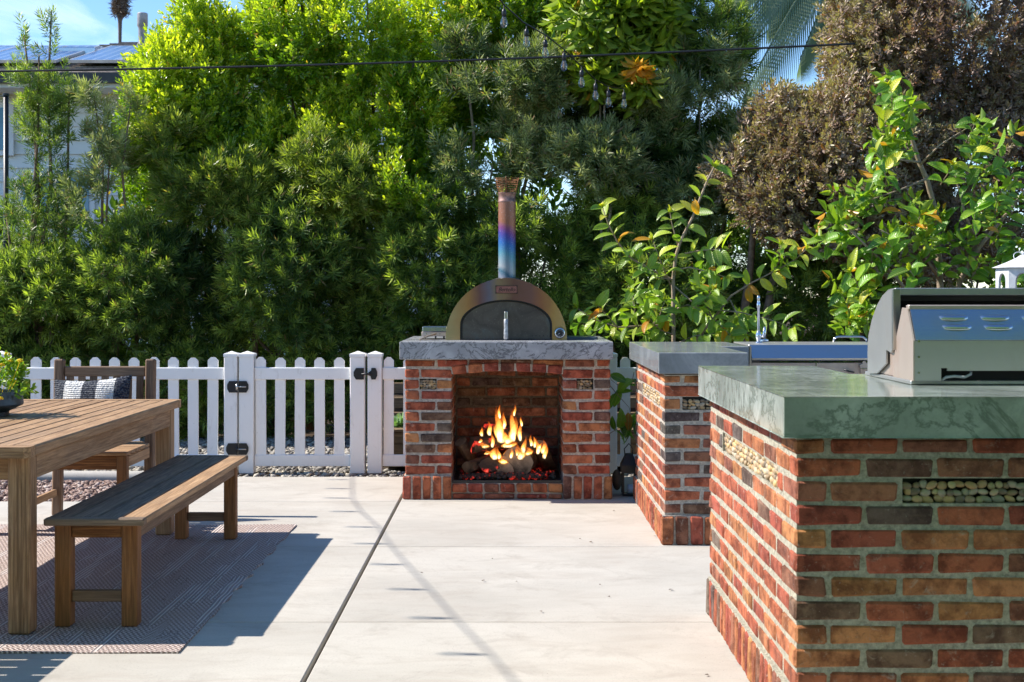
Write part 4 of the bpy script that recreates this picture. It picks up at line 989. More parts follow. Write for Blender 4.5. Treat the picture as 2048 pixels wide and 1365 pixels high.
# ================================================================ foliage engine
def vnoise(p, f, seed=0):
    q = np.asarray(p, float)*f+seed*17.13; i = np.floor(q).astype(np.int64); t = q-i; t = t*t*(3-2*t); out = np.zeros(len(q))
    for a in (0, 1):
        for b in (0, 1):
            for c in (0, 1):
                h = (i[:, 0]+a)*374761393+(i[:, 1]+b)*668265263+(i[:, 2]+c)*2147483647+seed*1013
                h = (h ^ (h >> 13))*1274126177; h = ((h ^ (h >> 16)) & 0xffff)/65535.
                out += h*np.where(a, t[:, 0], 1-t[:, 0])*np.where(b, t[:, 1], 1-t[:, 1])*np.where(c, t[:, 2], 1-t[:, 2])
    return out
def leaf_tpl(kind, L, W, droop):
    if kind == 'narrow':
        v = np.array([(0, 0, 0), (W/2, L*.45, W*.12), (0, L, -droop*L), (-W/2, L*.45, W*.12)]); f = np.array([(0, 1, 2), (0, 2, 3)])
    else:
        v = np.array([(0, 0, 0), (W*.42, L*.35, W*.16), (W*.45, L*.68, W*.1), (0, L, -droop*L), (-W*.45, L*.68, W*.1), (-W*.42, L*.35, W*.16)]); f = np.array([(0, 1, 2), (0, 2, 3), (0, 3, 4), (0, 4, 5)])
    return v, f
def shoot_tpl(kind, nl, slen, L, W, e0, e1, droop, r):
    """local shoot, axis +z; leaf local: +y along leaf, x width, z normal"""
    lv, lf = leaf_tpl(kind, L, W, droop); V = []; Fc = []; T = []
    for k in range(nl):
        t = (k+.5)/nl; az = k*2.39996+r.uniform(-.4, .4); el = R(e0+(e1-e0)*t+r.uniform(-12, 12)); s = r.uniform(.7, 1.1)*(1-.35*max(0, t-.7)/.3)
        rad = np.array([math.cos(az), math.sin(az), 0]); y = rad*math.cos(el)+np.array([0, 0, 1])*math.sin(el); x = np.array([-math.sin(az), math.cos(az), 0]); z = np.cross(x, y)
        tw = r.uniform(-.6, .6); x2 = x*math.cos(tw)+z*math.sin(tw); z2 = np.cross(x2, y)
        p = (lv[:, :1]*x2+lv[:, 1:2]*y+lv[:, 2:]*z2)*s+np.array([0, 0, slen*t]); Fc.append(lf+len(V)*len(lv)); V.append(p); T.append(np.full(len(lv), t))
    return np.concatenate(V), np.concatenate(Fc), np.concatenate(T), len(lv)
def foliage(pos, dirs, scl, kind, nl, slen, L, W, mat, parent, name='crown', e0=25, e1=65, droop=.12, ntpl=8, hue=None):
    n = len(pos); V = []; Fc = []; C = []; base = 0; r = random.Random(n)
    up = np.tile(np.array([0., 0, 1]), (n, 1)); z = dirs/np.linalg.norm(dirs, axis=1, keepdims=True)
    rv = nr.normal(size=(n, 3)); x = np.cross(rv, z); x /= np.linalg.norm(x, axis=1, keepdims=True)+1e-9; y = np.cross(z, x); Rm = np.stack([x, y, z], 2)
    idx = nr.integers(0, ntpl, n); srnd = nr.uniform(0, 1, n) if hue is None else hue
    for t in range(ntpl):
        tv, tf, tt, lvn = shoot_tpl(kind, nl, slen, L, W, e0, e1, droop, r); m = np.where(idx == t)[0]
        if not len(m): continue
        v = np.einsum('nij,vj->nvi', Rm[m], tv)*scl[m][:, None, None]+pos[m][:, None]
        V.append(v.reshape(-1, 3)); Fc.append((tf[None]+(np.arange(len(m))*len(tv))[:, None, None]+base).reshape(-1, 3)); base += len(m)*len(tv)
        lr = np.repeat(np.clip(srnd[m][:, None]*.55+nr.uniform(0, .45, (len(m), nl)), 0, 1), lvn, 1)
        C.append(np.stack([lr, np.tile(tt, (len(m), 1)), np.tile(srnd[m][:, None], (1, len(tv)))], -1).reshape(-1, 3))
    o = mesh_np(name, np.concatenate(V), np.concatenate(Fc), mat, parent, np.concatenate(C)); return o
def sample(ells, N, thr=.42, nf=2.6, seed=1, updir=.8, fwd=.5, rnd=.55):
    """ells: (px, py, rx, ry, d, dd): shoots in the ellipsoidal volume, denser towards the outside"""
    A = np.array([e[2]*e[3] for e in ells], float); A /= A.sum(); pos = []; dirs = []
    for e, a in zip(ells, A):
        n = int(N*a*1.6)+4; g = nr.normal(size=(n, 3)); g /= np.linalg.norm(g, axis=1, keepdims=True); g *= nr.uniform(.25, 1, n)[:, None]**.4
        px, py, rx, ry, d, dd = e; c = np.array(P(px, py, d)); rad = np.array([rx/F*d, dd, ry/F*d]); p = c+g*rad
        keep = vnoise(p, nf, seed) > thr; keep &= (p[:, 2] > .02); p, g2 = p[keep], g[keep]
        dr = g2*.9+nr.normal(size=p.shape)*rnd+np.array([0, -fwd, updir]); pos.append(p); dirs.append(dr)
    return np.concatenate(pos), np.concatenate(dirs)
def trunks(parent, base, tops, r0=.05, mat='bark', seed=0, wob=.08):
    rr = random.Random(seed)
    for b, t, k in [(base[i % len(base)], t, i) for i, t in enumerate(tops)]:
        b, t = Vector(b), Vector(t); pts = [b.lerp(t, s)+Vector((rr.uniform(-wob, wob), rr.uniform(-wob, wob)*.5, 0))*(1 if 0 < s < 1 else 0) for s in np.linspace(0, 1, 6)]
        MB().tube(pts, [r0*(1-.75*s) for s in np.linspace(0, 1, 6)], 7).build('trunk' if k < len(base) else 'branch', M[mat], parent, True)
M['podo'] = mat_leaf('podocarpus', (.045, .09, .025), (.095, .17, .035), (.19, .28, .055), (.44, .52, .10), 1.0, .40, .38, (.3, .22, .10), .03)
M['podo_sun'] = mat_leaf('podocarpus_sunny', (.06, .11, .02), (.15, .22, .035), (.28, .36, .06), (.46, .50, .10), .85, .4, .38, (.45, .33, .12), .04)  # sunlit copy of podo, the light put into a brighter, yellower leaf colour
M['podo_grey'] = mat_leaf('podocarpus_grey', (.08, .13, .05), (.17, .23, .08), (.30, .35, .14), (.52, .52, .26), .8, .32, .36, (.4, .27, .15), .05)
M['bright'] = mat_leaf('bright_leaf', (.10, .20, .015), (.21, .33, .02), (.36, .47, .03), (.58, .6, .05), .95, .5, .28, (.5, .3, .06), .02, .8)
M['purple'] = mat_leaf('bronze_leaf', (.14, .085, .065), (.30, .195, .155), (.54, .41, .35), (.30, .30, .09), .5, .26, .38, (.28, .12, .06), .05, .6)
M['mango'] = mat_leaf('long_leaf', (.14, .24, .02), (.28, .36, .03), (.42, .46, .05), (.5, .5, .06), .5, .45, .35, (.6, .3, .03), .015)
M['weed'] = mat_leaf('bedding_leaf', (.1, .2, .08), (.2, .34, .16), (.34, .46, .28), (.4, .5, .3), .4, .3)

def shrub(name, label, cat, ells, N, kind, nl, slen, L, W, mat, thr=.42, nf=2.6, seed=1, e0=25, e1=65, droop=.12, updir=.8, fwd=.5, rnd=.55, base=None, tops=None, r0=.04, bark='bark', group=None, scl=(.75, 1.25)):
    t = thing(name, label, cat, base[0] if base else P(ells[0][0], 860, ells[0][4]), 0, group); t.location = (t.location[0], t.location[1], 0); off = np.array(t.location)
    p, d = sample(ells, N, thr, nf, seed, updir, fwd, rnd)
    hue = np.clip(vnoise(p, 1.7, seed+9)*1.3-.15+nr.uniform(-.25, .25, len(p)), 0, 1)
    o = foliage(p-off, d, nr.uniform(*scl, len(p)), kind, nl, slen, L, W, M[mat], t, 'crown', e0, e1, droop, hue=hue); o['kind'] = 'stuff'
    if tops: trunks(t, [Vector(b)-Vector(t.location) for b in (base or [t.location])], [Vector(q)-Vector(t.location) for q in tops], r0, bark, seed)
    return t
def PT(*l): return [P(a, b, c) for a, b, c in l]
def GB(px, d): return (GX(px, d), d, 0)
HG = None
PK = dict(kind='narrow', nl=30, slen=.19, L=.098, W=.0125, e0=8, e1=60)
# dark lower podocarpus, one shrub after another along the fence
low = [(-620, 'leftmost dark podocarpus shrub outside the frame beyond the fence'), (-300, 'dark podocarpus shrub beyond the fence, outside the left edge'), (40, 'dark podocarpus shrub under the tall sprays at the left edge'),
       (330, 'dark podocarpus shrub behind the fence left of the gate'), (600, 'dark podocarpus shrub straight behind the white gate'), (850, 'dark podocarpus shrub behind the left side of the pizza oven'),
       (1090, 'dark podocarpus shrub right behind the oven flue'), (1330, 'dark shaded podocarpus shrub behind the middle guava tree'), (1600, 'dark shaded podocarpus shrub under the bronze-leaved tree'), (1880, 'dark shaded podocarpus shrub behind the grill')]
for i, (px, lab) in enumerate(low):
    top = {0: 480, 1: 500, 2: 510, 3: 455, 4: 400, 5: 390, 6: 400, 7: 430, 8: 480, 9: 500}[i]
    el = [(px, (top+870)/2, 175, (870-top)/2+25, 12.75, .5), (px-60+40*(i % 3), (top+700)/2, 120, (700-top)/2, 12.35, .4), (px+70-30*(i % 2), 770, 110, 95, 12.5, .35)]
    shrub('podocarpus', lab, 'shrub', el, 1500 if 1 < i < 8 else 800, mat='podo', thr=.36, seed=i+3, base=[GB(px-30, 12.9), GB(px+45, 13.0)], tops=PT((px-70, top+60, 12.7), (px+80, top+40, 12.9), (px, top+120, 12.5), (px-100, 640, 12.6)), r0=.035, updir=.35, fwd=.75, **PK)
# podocarpus sprays on the left, against the white house
shrub('podocarpus', 'tall loose podocarpus with upright sprays against the white house, leftmost in view', 'shrub',
      [(105, 300, 16, 130, 12.3, .12), (52, 330, 20, 110, 12.4, .12), (75, 440, 55, 80, 12.4, .3), (130, 430, 25, 70, 12.4, .2), (66, 215, 12, 60, 12.3, .06), (48, 120, 5, 70, 12.3, .03), (103, 90, 7, 80, 12.3, .04), (78, 150, 7, 60, 12.3, .04), (120, 190, 22, 40, 12.3, .1), (60, 170, 35, 30, 12.3, .12), (138, 230, 14, 50, 12.3, .06), (95, 250, 34, 60, 12.4, .14)],
      250, mat='podo', thr=.26, nf=4, seed=21, base=[GB(75, 12.6)], tops=PT((103, 20, 12.3), (48, 70, 12.3), (78, 110, 12.3), (138, 190, 12.3), (10, 400, 12.4)), r0=.03, updir=1.2, fwd=.1, rnd=.4, scl=(.5, .95), **PK)
shrub('podocarpus', 'smaller podocarpus with pale new tips between the leftmost sprays and the bright shrub', 'shrub',
      [(208, 350, 26, 80, 12.3, .2), (188, 208, 22, 24, 12.2, .1), (214, 265, 12, 50, 12.2, .08), (258, 218, 20, 28, 12.2, .1), (175, 420, 45, 50, 12.3, .25), (243, 320, 16, 60, 12.3, .15), (165, 285, 10, 24, 12.3, .06)],
      190, mat='podo_grey', thr=.30, nf=4, seed=22, base=[GB(215, 12.6)], tops=PT((188, 190, 12.2), (262, 205, 12.2), (220, 300, 12.2)), r0=.025, updir=.9, fwd=.3, scl=(.55, 1.), **PK)
# bright yellow-green broadleaf shrubs
BK = dict(kind='broad', nl=17, slen=.22, L=.062, W=.026, e0=20, e1=60, mat='bright')
shrub('glossy_shrub', 'bright yellow-green glossy shrub next to the solar-panelled house', 'shrub',
      [(340, 200, 60, 90, 12.9, .5), (320, 350, 75, 90, 12.9, .5), (420, 240, 70, 130, 13.0, .5), (385, 90, 28, 100, 13.0, .25), (325, 130, 20, 40, 12.9, .2), (445, 110, 40, 60, 13.1, .3), (470, 330, 70, 90, 13.0, .5), (270, 290, 22, 70, 12.9, .2)],
      2000, thr=.34, seed=31, base=[GB(380, 13.2), GB(440, 13.2)], tops=PT((385, 20, 13.0), (315, 110, 12.9), (450, 90, 13.1)), updir=1.0, fwd=.35, **BK)
shrub('glossy_shrub', 'tallest bright green glossy shrub reaching the top edge left of the flue', 'shrub',
      [(600, 90, 100, 160, 13.1, .6), (720, 100, 90, 150, 13.0, .6), (640, 290, 100, 110, 13.0, .5), (540, 60, 40, 110, 13.2, .3), (760, 260, 80, 100, 13.0, .5), (830, 230, 50, 120, 12.6, .3), (820, 390, 55, 60, 12.3, .25), (560, 320, 60, 90, 12.9, .4)],
      3000, thr=.36, seed=32, base=[GB(620, 13.3), GB(740, 13.2)], tops=PT((600, -40, 13.1), (730, -40, 13.0), (830, 120, 12.8), (540, 0, 13.1)), updir=1.0, fwd=.35, **BK)
shrub('glossy_shrub', 'bright green glossy shrub behind the hanging bulbs, right of the tallest one', 'shrub',
      [(900, 60, 100, 150, 13.2, .6), (1020, 40, 100, 120, 13.3, .6), (1110, 60, 70, 110, 13.3, .5), (960, 200, 80, 90, 13.3, .4), (870, 330, 60, 70, 12.9, .3)],
      2200, thr=.38, seed=33, base=[GB(930, 13.4), GB(1040, 13.4)], tops=PT((900, -50, 13.2), (1030, -40, 13.3), (1110, 0, 13.3)), updir=1.0, fwd=.35, **BK)
# podocarpus upper masses
shrub('podocarpus', 'grey-green podocarpus boughs above the oven flue', 'shrub', [(1000, 200, 110, 80, 12.5, .35), (1080, 160, 60, 50, 12.4, .25), (930, 130, 50, 50, 12.6, .25), (1040, 300, 100, 60, 12.5, .3), (1130, 240, 50, 60, 12.6, .3), (960, 330, 80, 50, 12.5, .3)],
      850, mat='podo_grey', thr=.42, nf=3, seed=41, base=[GB(985, 12.9)], tops=PT((1045, 225, 12.4), (985, 330, 12.5), (930, 120, 12.6), (1090, 150, 12.5)), r0=.035, updir=.7, fwd=.6, bark='bark_pale', **PK)
shrub('podocarpus', 'brighter podocarpus foliage in front of the glossy shrubs at centre left', 'shrub', [(560, 400, 90, 60, 12.4, .3), (440, 390, 110, 60, 12.4, .3), (700, 380, 80, 60, 12.4, .3), (350, 300, 50, 60, 12.5, .25), (620, 330, 30, 50, 12.3, .15)],
      800, mat='podo_sun', thr=.38, seed=42, base=[GB(540, 12.8)], tops=PT((440, 330, 12.4), (620, 300, 12.3)), updir=.8, fwd=.5, **PK)
shrub('podocarpus', 'open podocarpus tree around the black pole with sky showing through', 'tree', [(1170, 270, 70, 90, 12.7, .3), (1330, 330, 60, 90, 12.7, .35), (1180, 330, 70, 110, 12.8, .4), (1290, 300, 60, 120, 12.8, .4), (1380, 230, 70, 110, 12.9, .4), (1420, 110, 70, 100, 12.9, .4), (1360, 30, 60, 60, 13, .3), (1465, 300, 40, 50, 12.7, .3), (1450, 380, 60, 50, 12.7, .3), (1250, 420, 90, 60, 12.6, .3)],
      2100, mat='podo', thr=.40, nf=2.4, seed=43, base=[GB(1210, 12.9), GB(1352, 13.0)], tops=PT((1212, 60, 12.8), (1355, 120, 12.9), (1430, 60, 12.9), (1480, 280, 12.7), (1285, 240, 12.8)), r0=.035, updir=.7, fwd=.4, bark='bark_pale', **PK)
shrub('podocarpus', 'sunlit grey-green podocarpus sprays left of the feather palm fronds', 'shrub', [(1400, 150, 60, 60, 12.4, .25), (1440, 300, 70, 50, 12.3, .25), (1340, 230, 50, 60, 12.3, .25), (1500, 250, 35, 35, 12.3, .15), (1400, 400, 70, 50, 12.3, .2), (1200, 330, 80, 60, 12.3, .25), (1390, 60, 50, 50, 12.5, .2)],
      620, mat='podo_grey', thr=.42, nf=3, seed=45, base=[GB(1430, 12.7)], tops=PT((1400, 140, 12.4), (1460, 260, 12.3)), r0=.02, updir=.7, fwd=.6, bark='bark_pale', **PK)
shrub('mango_tree', 'tree with long drooping yellow-green leaves and an orange flush beside the string bulbs', 'tree', [(1185, 60, 75, 85, 12.4, .4), (1270, 60, 60, 90, 12.4, .4), (1225, 170, 50, 35, 12.3, .3), (1283, 190, 22, 35, 12.2, .15), (1320, 20, 45, 80, 12.5, .3), (1165, 150, 30, 30, 12.4, .2)],
      260, kind='broad', nl=12, slen=.1, L=.21, W=.036, mat='mango', thr=.42, seed=44, e0=-50, e1=15, droop=.35, updir=1.2, fwd=.1, rnd=.3, base=[GB(1215, 12.4)], tops=PT((1212, 20, 12.4), (1225, 60, 12.3)), r0=.022, bark='bark_pale')
M['orange'] = mat_leaf('orange_flush', (.6, .22, .01), (.75, .33, .02), (.8, .45, .04), (.8, .5, .05), .4, .5)
ff = thing('mango_flush', 'cluster of orange young leaves hanging right of the string bulbs', 'leaf cluster', P(1272, 138, 12.0)); pp = np.zeros((5, 3))+nr.normal(size=(5, 3))*.03
foliage(pp, np.array([[.1, -.2, 1.]]*5)+nr.normal(size=(5, 3))*.3, np.ones(5), 'broad', 12, .05, .16, .034, M['orange'], ff, 'leaves', -60, 0, .35)['kind'] = 'stuff'
# bronze shrub on the right
QK = dict(kind='broad', nl=15, slen=.14, L=.056, W=.021, e0=20, e1=60)
shrub('bronze_tree', 'large dense bronze-leaved tree filling the upper right corner', 'tree', [(1900, 100, 240, 200, 12.0, .8), (1720, 330, 170, 150, 11.8, .6), (1960, 330, 170, 190, 11.9, .7), (1600, 330, 90, 110, 11.9, .4), (1780, 90, 110, 130, 12.1, .5), (1500, 300, 50, 60, 12.0, .2), (1640, 430, 120, 80, 11.7, .4), (1560, 230, 40, 50, 11.9, .25), (1560, 400, 80, 70, 11.8, .3), (1470, 350, 45, 50, 11.9, .2), (1700, 230, 90, 90, 11.8, .4), (1620, 300, 80, 80, 11.8, .3), (1700, 60, 50, 90, 11.9, .3), (1850, 470, 160, 90, 11.7, .4), (1720, 150, 60, 90, 12.0, .3)],
      8200, mat='purple', thr=.33, nf=3.2, seed=51, base=[GB(1850, 12.3), GB(1700, 12.2), GB(1480, 12.2)], tops=PT((1900, 60, 12.1), (1700, 250, 11.9), (1520, 300, 12.0), (1640, 360, 11.8), (2000, 300, 12.0), (1590, 250, 12)), r0=.06, updir=.7, fwd=.55, **QK)
shrub('bronze_tree', 'bronze-leaved tree beyond the right edge of the frame', 'tree', [(2230, 250, 170, 260, 12.2, .7), (2250, 600, 150, 150, 12.2, .6)], 1500, mat='purple', thr=.33, nf=3.2, seed=52, base=[GB(2230, 12.4)], tops=PT((2230, 100, 12.2), (2280, 400, 12.2)), **QK)
# the far side of the hedge, closes the view low down
bk = thing('back_hedge', 'dark green backing hedge behind the podocarpus shrubs', 'hedge', (0, 14.2, 0))
n = 2600; p = np.stack([nr.uniform(-7.5, 6.5, n), nr.uniform(-.35, .35, n), nr.uniform(0, 1, n)], 1); hh = np.interp(p[:, 0], [-7.5, -5.0, -3.9, -3.4, 0, .6, 2.2, 3, 6.5], [2.3, 2.1, 2.0, 3.2, 3.9, 2.1, 1.8, 3.2, 3.6]); p[:, 2] *= hh
foliage(p, nr.normal(size=(n, 3))*.5+np.array([0, -.5, .6]), nr.uniform(.9, 1.4, n), 'broad', 14, .25, .11, .05, M['podo'], bk, 'crown')['kind'] = 'stuff'
# bedding plants in the raised bed
for i, (px, py) in enumerate(((800, 838), (1262, 846), (1000, 800))):
    q = P(px, py, 10.55); g = thing('kale_plant', ['leafy green plant in the timber bed between the gate and the fireplace', 'leafy green plant in the timber bed right of the fireplace', 'leafy plant in the timber bed hidden behind the fireplace'][i], 'plant', (q.x, q.y, .262))
    pp = nr.normal(size=(16, 3))*np.array([.07, .05, .02])+np.array([0, 0, .03]); foliage(pp, np.concatenate([nr.normal(size=(16, 2))*.6, np.ones((16, 1))], 1), np.ones(16), 'broad', 6, .03, .08, .05, M['weed'], g, 'leaves', 10, 60)['kind'] = 'stuff'
# lantana in the planter
n = 70; g = nr.normal(size=(n, 3)); g[:, 2] = abs(g[:, 2]); g /= np.linalg.norm(g, axis=1, keepdims=True); g *= nr.uniform(.3, 1, (n, 1))**.5
pp = g*np.array([.155, .15, .15])+np.array([0.02, 0, .10])
foliage(pp, g+nr.normal(size=(n, 3))*.3+np.array([0, 0, .6]), nr.uniform(.7, 1.1, n), 'broad', 9, .07, .042, .022, M['lant'], pt, 'lantana_leaves', 10, 55)['kind'] = 'stuff'
for (px, py, dy) in ((3, 732, -.05), (22, 724, 0), (14, 711, .02), (40, 724, -.03), (-20, 715, 0), (1, 800, -.16), (-25, 745, -.1), (47, 735, .03)):
    q = P(px, py, 6.45+dy)-pc; m = MB()
    for k in range(16):
        a = nr.normal(size=3); a[2] = abs(a[2])+.3; a /= np.linalg.norm(a); c = q+Vector(a)*.011; r_ = .0055
        m.add([c+Vector(v)*r_ for v in IV], [tuple(f) for f in IF])
    m.tube([q, (q.x*.6, q.y*.6, .11)], .0016, 4); m.build('flower_head', M['petal'], pt)

# ================================================================ guava trees: every leaf its own object
def mat_guava():
    k = NT('guava_leaf'); oi = k.n('ShaderNodeObjectInfo'); v = k.coord(); s = k.n('ShaderNodeSeparateXYZ', Vector=v)
    wv = k.math('SINE', k.math('ADD', k.math('MULTIPLY', s.outputs[1], 520), k.math('MULTIPLY', k.math('ABSOLUTE', s.outputs[0]), -380)))
    mid = k.ramp(k.math('ABSOLUTE', s.outputs[0]), [(.0008, 1), (.0022, 0)])
    c = k.mix(k.math('MULTIPLY', k.ramp(wv, [(.75, 0), (1, .45)]), 1), oi.outputs['Color'], (.3, .38, .12)); c = k.mix(k.math('MULTIPLY', mid, .6), c, (.4, .45, .15))
    n = k.noise(v, 40, 3); c = k.mix(k.ramp(n.outputs[0], [(.45, 0), (.8, .3)]), c, (.05, .09, .02))
    b = k.pbr(c, .33, 0, k.bump(wv, .5, .0015), .55); t = k.n('ShaderNodeBsdfTranslucent', Color=k.mix(1.0, c, (1.7, 1.9, .6), 'MULTIPLY'))
    mx = k.n('ShaderNodeMixShader', Fac=.38); k.i(mx, 'i1', b); k.i(mx, 'i2', t); return k.end(mx)
M['guava'] = mat_guava(); GL = []; M['guava_mass'] = mat_leaf('guava_inner_leaf', (.10, .2, .02), (.2, .33, .03), (.32, .44, .04), (.5, .5, .05), .4, .36, .35, (.6, .3, .03), .03, .55)
for v_ in range(4):
    n = 7; L, W = 1.0*.125, .054; dr = [.25, .5, .1, .75][v_]; vs = []; fs = []; x0 = 0; y = 0; z = 0; a = .15
    for i in range(n+1):
        t = i/n; w_ = W/2*math.sin(math.pi*(t**.85))**.75 if 0 < t < 1 else .0006
        vs += [(-w_, y, z+w_*.42), (0, y, z), (w_, y, z+w_*.42)]; y += L/n*math.cos(a-dr*2*t); z += L/n*math.sin(a-dr*2*t)
    for i in range(n):
        b = i*3; fs += [(b, b+1, b+4, b+3), (b+1, b+2, b+5, b+4)]
    m = MB().add(vs, fs); m.tube([(0, -.014, 0), (0, .004, .0005)], .0012, 4); GL.append(m.mesh('leaf', M['guava'], True))
GC = [(.18, .30, .025), (.28, .42, .035), (.14, .26, .02), (.34, .47, .04), (.40, .50, .05), (.22, .35, .03)]
GY = [(.52, .56, .05), (.62, .58, .05)]; GO = [(.75, .33, .01), (.65, .25, .02)]
def leaf(parent, p, d, s, col, up=Vector((0, 0, 1))):
    d = Vector(d).normalized(); x = d.cross(up*.75+Vector((rng.uniform(-1.1, .5), rng.uniform(-1.4, -.1), 0))).normalized(); z = x.cross(d)
    o = bpy.data.objects.new('leaf', rng.choice(GL)); link(o, parent); mt = Matrix((x, d, z)).transposed().to_4x4(); mt.translation = Vector(p); o.matrix_local = mt @ Matrix.Diagonal((s*rng.uniform(.8, 1.1), s, s, 1))
    j = rng.uniform(.8, 1.2); o.color = (col[0]*j, col[1]*j, col[2], 1)
def bpath(pts, d0, d1):
    n = len(pts); return [P(a, b, d0+(d1-d0)*i/(n-1)) for i, (a, b) in enumerate(pts)]
def branch(parent, pts, r, mat='bark_pale', nm='branch'):
    MB().tube(pts, [r*(1-.65*i/(len(pts)-1)) for i in range(len(pts))], 7).build(nm, M[mat], parent, True)
def along(pts, s):
    L = [0]
    for a, b in zip(pts, pts[1:]): L.append(L[-1]+(b-a).length)
    q = s*L[-1]
    for i in range(len(pts)-1):
        if q <= L[i+1]+1e-9: t = (q-L[i])/max(1e-9, L[i+1]-L[i]); return pts[i].lerp(pts[i+1], t), (pts[i+1]-pts[i]).normalized()
    return pts[-1], (pts[-1]-pts[-2]).normalized()
gcount = 0
def leafy(parent, pts, s0, nn, size=1.0, tip=True, yellow=.06):
    global gcount
    side = Vector((1, 0, 0))
    for k in range(nn):
        s = s0+(1-s0)*k/max(1, nn-1); p, t = along(pts, min(1, s)); a = rng.uniform(0, 6.28) if k % 2 else rng.uniform(-.5, .5)
        u = t.cross(Vector((0, 1, 0))); u = u.normalized() if u.length > .05 else Vector((1, 0, 0)); v = t.cross(u)
        for sg in (1, -1):
            dr = (u*math.cos(a)+v*math.sin(a))*sg+t*.45+Vector((0, -.25, -.22)); r_ = rng.random()
            col = rng.choice(GO) if r_ < yellow*.6 else (rng.choice(GY) if r_ < yellow*2 else rng.choice(GC)); leaf(parent, p, dr, size*1.2*rng.uniform(.7, 1.1), col); gcount += 1
    if tip:
        p, t = along(pts, 1)
        for k in range(4): leaf(parent, p, t+Vector((rng.uniform(-.8, .8), rng.uniform(-.8, .3), rng.uniform(-.3, .6))), size*rng.uniform(.3, .55), rng.choice(GY)); gcount += 1
g1 = thing('guava_tree', 'young open guava tree with single orange leaves behind the middle counter', 'tree', GB(1347, 9.5))
off1 = Vector(g1.location)
def sub(pts, off): return [p-off for p in pts]
tr1 = bpath([(1345, 970), (1347, 690), (1346, 560), (1352, 510), (1362, 480), (1385, 435), (1415, 360), (1428, 335)], 9.5, 9.45); branch(g1, sub(tr1, off1), .016, nm='trunk')
br1 = [([(1346, 560), (1300, 540), (1262, 517), (1235, 485), (1215, 445), (1205, 415)], 9.5, 9.3, .45, 7, .009), ([(1358, 500), (1350, 470), (1343, 445), (1340, 425)], 9.5, 9.45, .6, 3, .006),
       ([(1347, 650), (1290, 652), (1235, 655), (1190, 640), (1155, 618)], 9.5, 9.2, .35, 7, .008), ([(1275, 655), (1268, 615), (1264, 585)], 9.4, 9.3, .3, 4, .005), ([(1235, 655), (1215, 632), (1195, 612)], 9.3, 9.2, .3, 4, .005),
       ([(1385, 690), (1425, 640), (1462, 592), (1505, 565), (1545, 545)], 9.5, 9.3, .75, 3, .011), ([(1545, 545), (1560, 520), (1562, 490)], 9.3, 9.28, .2, 5, .006), ([(1545, 545), (1590, 520), (1612, 500)], 9.3, 9.25, .2, 5, .006),
       ([(1352, 540), (1380, 535), (1420, 545), (1452, 555)], 9.5, 9.3, .4, 4, .006), ([(1360, 510), (1390, 503), (1420, 500), (1445, 498)], 9.5, 9.35, .3, 5, .006), ([(1345, 580), (1320, 520), (1305, 480)], 9.5, 9.4, .3, 5, .006),
       ([(1345, 570), (1380, 600), (1430, 640), (1460, 670)], 9.5, 9.3, .4, 5, .006), ([(1430, 620), (1480, 625), (1540, 640), (1585, 655)], 9.4, 9.2, .35, 6, .006), ([(1347, 670), (1320, 660), (1300, 640)], 9.45, 9.3, .3, 4, .005), ([(1347, 690), (1390, 672), (1430, 668)], 9.45, 9.25, .3, 5, .005), ([(1425, 640), (1410, 600), (1425, 580)], 9.4, 9.3, .3, 4, .006), ([(1347, 620), (1375, 610), (1400, 620)], 9.45, 9.3, .3, 3, .005), ([(1460, 600), (1480, 640), (1490, 670)], 9.4, 9.3, .4, 3, .005),
       ([(1346, 560), (1312, 555), (1285, 525)], 9.45, 9.35, .3, 4, .005), ([(1300, 660), (1320, 630), (1330, 600)], 9.45, 9.35, .3, 3, .005)]
leafy(g1, sub(tr1, off1), .70, 7)
for pts, d0, d1, s0, nn, r_ in br1: b = sub(bpath(pts, d0, d1), off1); branch(g1, b, r_); leafy(g1, b, s0, nn)
for (px, py) in ((1390, 414), (1497, 590), (1562, 552), (1446, 668)): leaf(g1, P(px, py-15, 9.35)-off1, (.05, -.1, -1), 1.0, GO[0], Vector((0, -1, 0)))
GC = [(.10, .24, .015), (.17, .36, .03), (.08, .18, .02), (.22, .42, .03), (.28, .46, .04), (.13, .29, .02)]
g2 = thing('guava_tree', 'leafy bright green guava tree standing behind the grill at right', 'tree', GB(1890, 9.9)); off2 = Vector(g2.location)
for pts, d0, d1, r_ in [([(1890, 980), (1885, 700), (1878, 520), (1871, 424), (1853, 358), (1838, 325), (1820, 267), (1798, 212), (1785, 165)], 9.9, 9.7, .028), ([(1890, 700), (1920, 560), (1959, 494), (2029, 409), (2080, 340)], 9.9, 9.5, .022), ([(1885, 700), (1830, 600), (1760, 520), (1690, 450)], 9.9, 9.4, .018), ([(1880, 560), (1840, 500), (1760, 460)], 9.85, 9.5, .012), ([(1838, 325), (1800, 320), (1755, 310)], 9.75, 9.6, .009), ([(1853, 358), (1800, 380), (1740, 400)], 9.75, 9.5, .009), ([(1840, 330), (1880, 290), (1945, 250)], 9.75, 9.6, .009), ([(1959, 494), (1930, 430), (1910, 350)], 9.7, 9.5, .012)]:
    branch(g2, sub(bpath(pts, d0, d1), off2), r_, nm='trunk' if r_ > .025 else 'branch')
cl = [(1778, 170), (1790, 205), (1808, 240), (1792, 285), (1752, 305), (1768, 340), (1745, 395), (1705, 405), (1682, 450), (1652, 480), (1722, 470), (1745, 505), (1700, 545), (1775, 480), (1682, 588), (1722, 610), (1905, 330), (1945, 305), (1950, 245), (1992, 300), (2030, 335), (1935, 372), (1990, 385), (1950, 425), (1885, 452), (1905, 515), (1962, 525), (1862, 475), (1702, 640), (2005, 450), (2035, 490), (1760, 560), (1820, 540), (1840, 430), (2040, 400), (2020, 560)]
